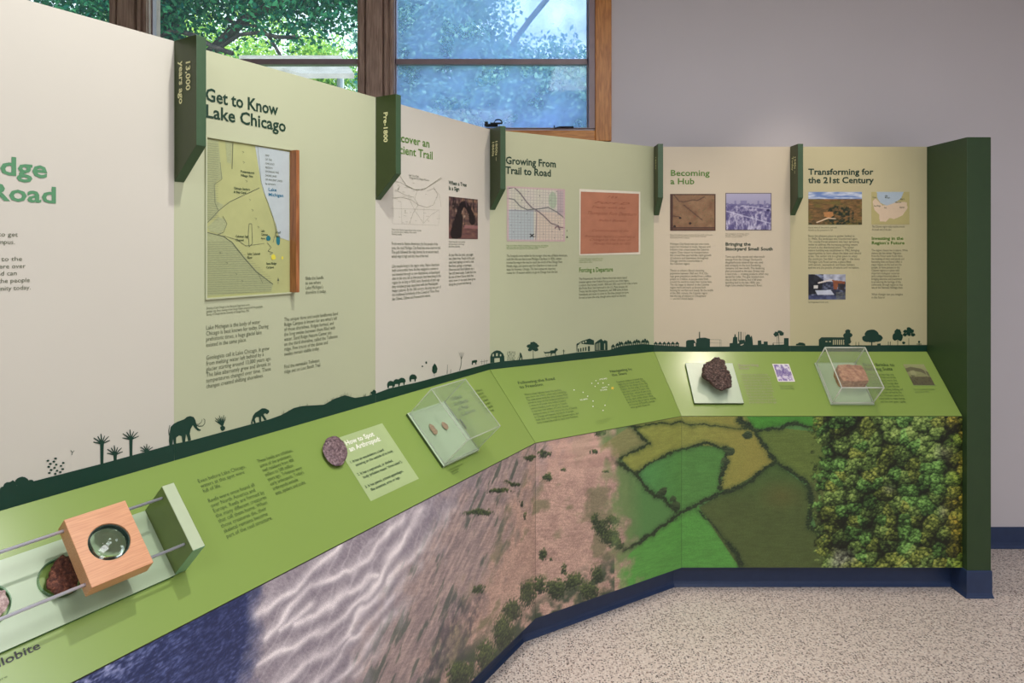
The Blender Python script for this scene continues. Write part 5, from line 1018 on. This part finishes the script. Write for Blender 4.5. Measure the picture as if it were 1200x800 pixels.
c1 = acrylic_case(D1, -.613, -.412, -.298, -.083, .012, .150, 'clear acrylic case over two small spear points', M_plate)
edges(D1, c1, -.612, -.413, -.297, -.084, .013, .149, .0020)
plbox('plate_edge', D1, -.6195, -.6175, -.302, -.079, .002, .0105, M_plateedge, c1)
plbox('hinge_slot', D1, -.4125, -.4105, -.215, -.172, .02, .026, mat('slot_dark', rgb(70, 78, 60), .5), c1)
# brick
bo = [(.850, -.225), (.992, -.222), (.996, -.15), (.988, -.125), (.872, -.122), (.848, -.14)]
br = prism('brick', D3, [[(.858, -.219), (.92, -.222), (.984, -.218), (.987, -.17), (.982, -.128), (.925, -.125), (.868, -.127), (.856, -.15), (.8545, -.19)]], .0105, .066, rock_mat('brick_clay', rgb(140, 84, 70), rgb(190, 128, 102), rgb(214, 160, 132), 45, .8, .35))
L = D3.pt(.92, -.17, .0105)
for v in br.data.vertices: v.co = v.co-L
br.location = L
tag(br, 'worn pink clay brick standing inside the acrylic case', 'brick')
bevel(br, .006, 3); sd = br.modifiers.new('sub', 'SUBSURF'); sd.subdivision_type = 'SIMPLE'; sd.levels = sd.render_levels = 3
tx_ = bpy.data.textures.new('brick_worn', 'CLOUDS'); tx_.noise_scale = .02; dm = br.modifiers.new('worn', 'DISPLACE'); dm.texture = tx_; dm.strength = .006; dm.mid_level = .5
# spear points
M_point = rock_mat('chert', rgb(120, 88, 70), rgb(172, 132, 112), rgb(206, 172, 150), 200)
rock('spear_point', D1, outl(D1, [(502.5, 497.5), (505, 498), (509, 502), (512, 506), (512, 509), (509, 509.6), (505.5, 505.5), (502.8, 501)], .014), .008, M_point, 'larger of two brown stone spear points in the acrylic case', 'spear point', 2, .15, 90, .0122, segs=4)
rock('spear_point', D1, outl(D1, [(517.3, 495.4), (520, 495.2), (523.4, 498.6), (524.6, 502.6), (522.6, 504), (519.6, 501.6)], .014), .008, M_point, 'smaller of two brown stone spear points in the acrylic case', 'spear point', 4, .15, 90, .0122, segs=4)
# slag rock on its square plate
pp = plbox('specimen_plate', D3, .143, .3775, -.309, -.080, .001, .013, [M_plate, M_plateedge], None)
L = D3.pt(.26, -.195, .001)
for v in pp.data.vertices: v.co = v.co-L
pp.location = L
for p, i_ in zip(pp.data.polygons, (0, 0, 1, 1, 1, 1)): p.material_index = i_
bevel(pp, .0008, 1)
tag(pp, 'square pale green plate under the dark slag rock', 'plate')
M_slag = rock_mat('slag', rgb(24, 16, 14), rgb(74, 52, 46), rgb(150, 124, 116), 120, .6, .8)
rk = rock('slag_rock', D3, outl(D3, [(821, 438), (822.5, 434), (826, 430), (831, 427), (840, 424), (846, 426), (850, 437), (854.5, 450), (854.5, 458), (844, 461), (836, 458), (829, 451.5), (822, 446)], .03), .065, M_slag, 'dark pitted slag rock on the square plate', 'rock', 9, .13, 30, .0135, flat=.45, segs=6)
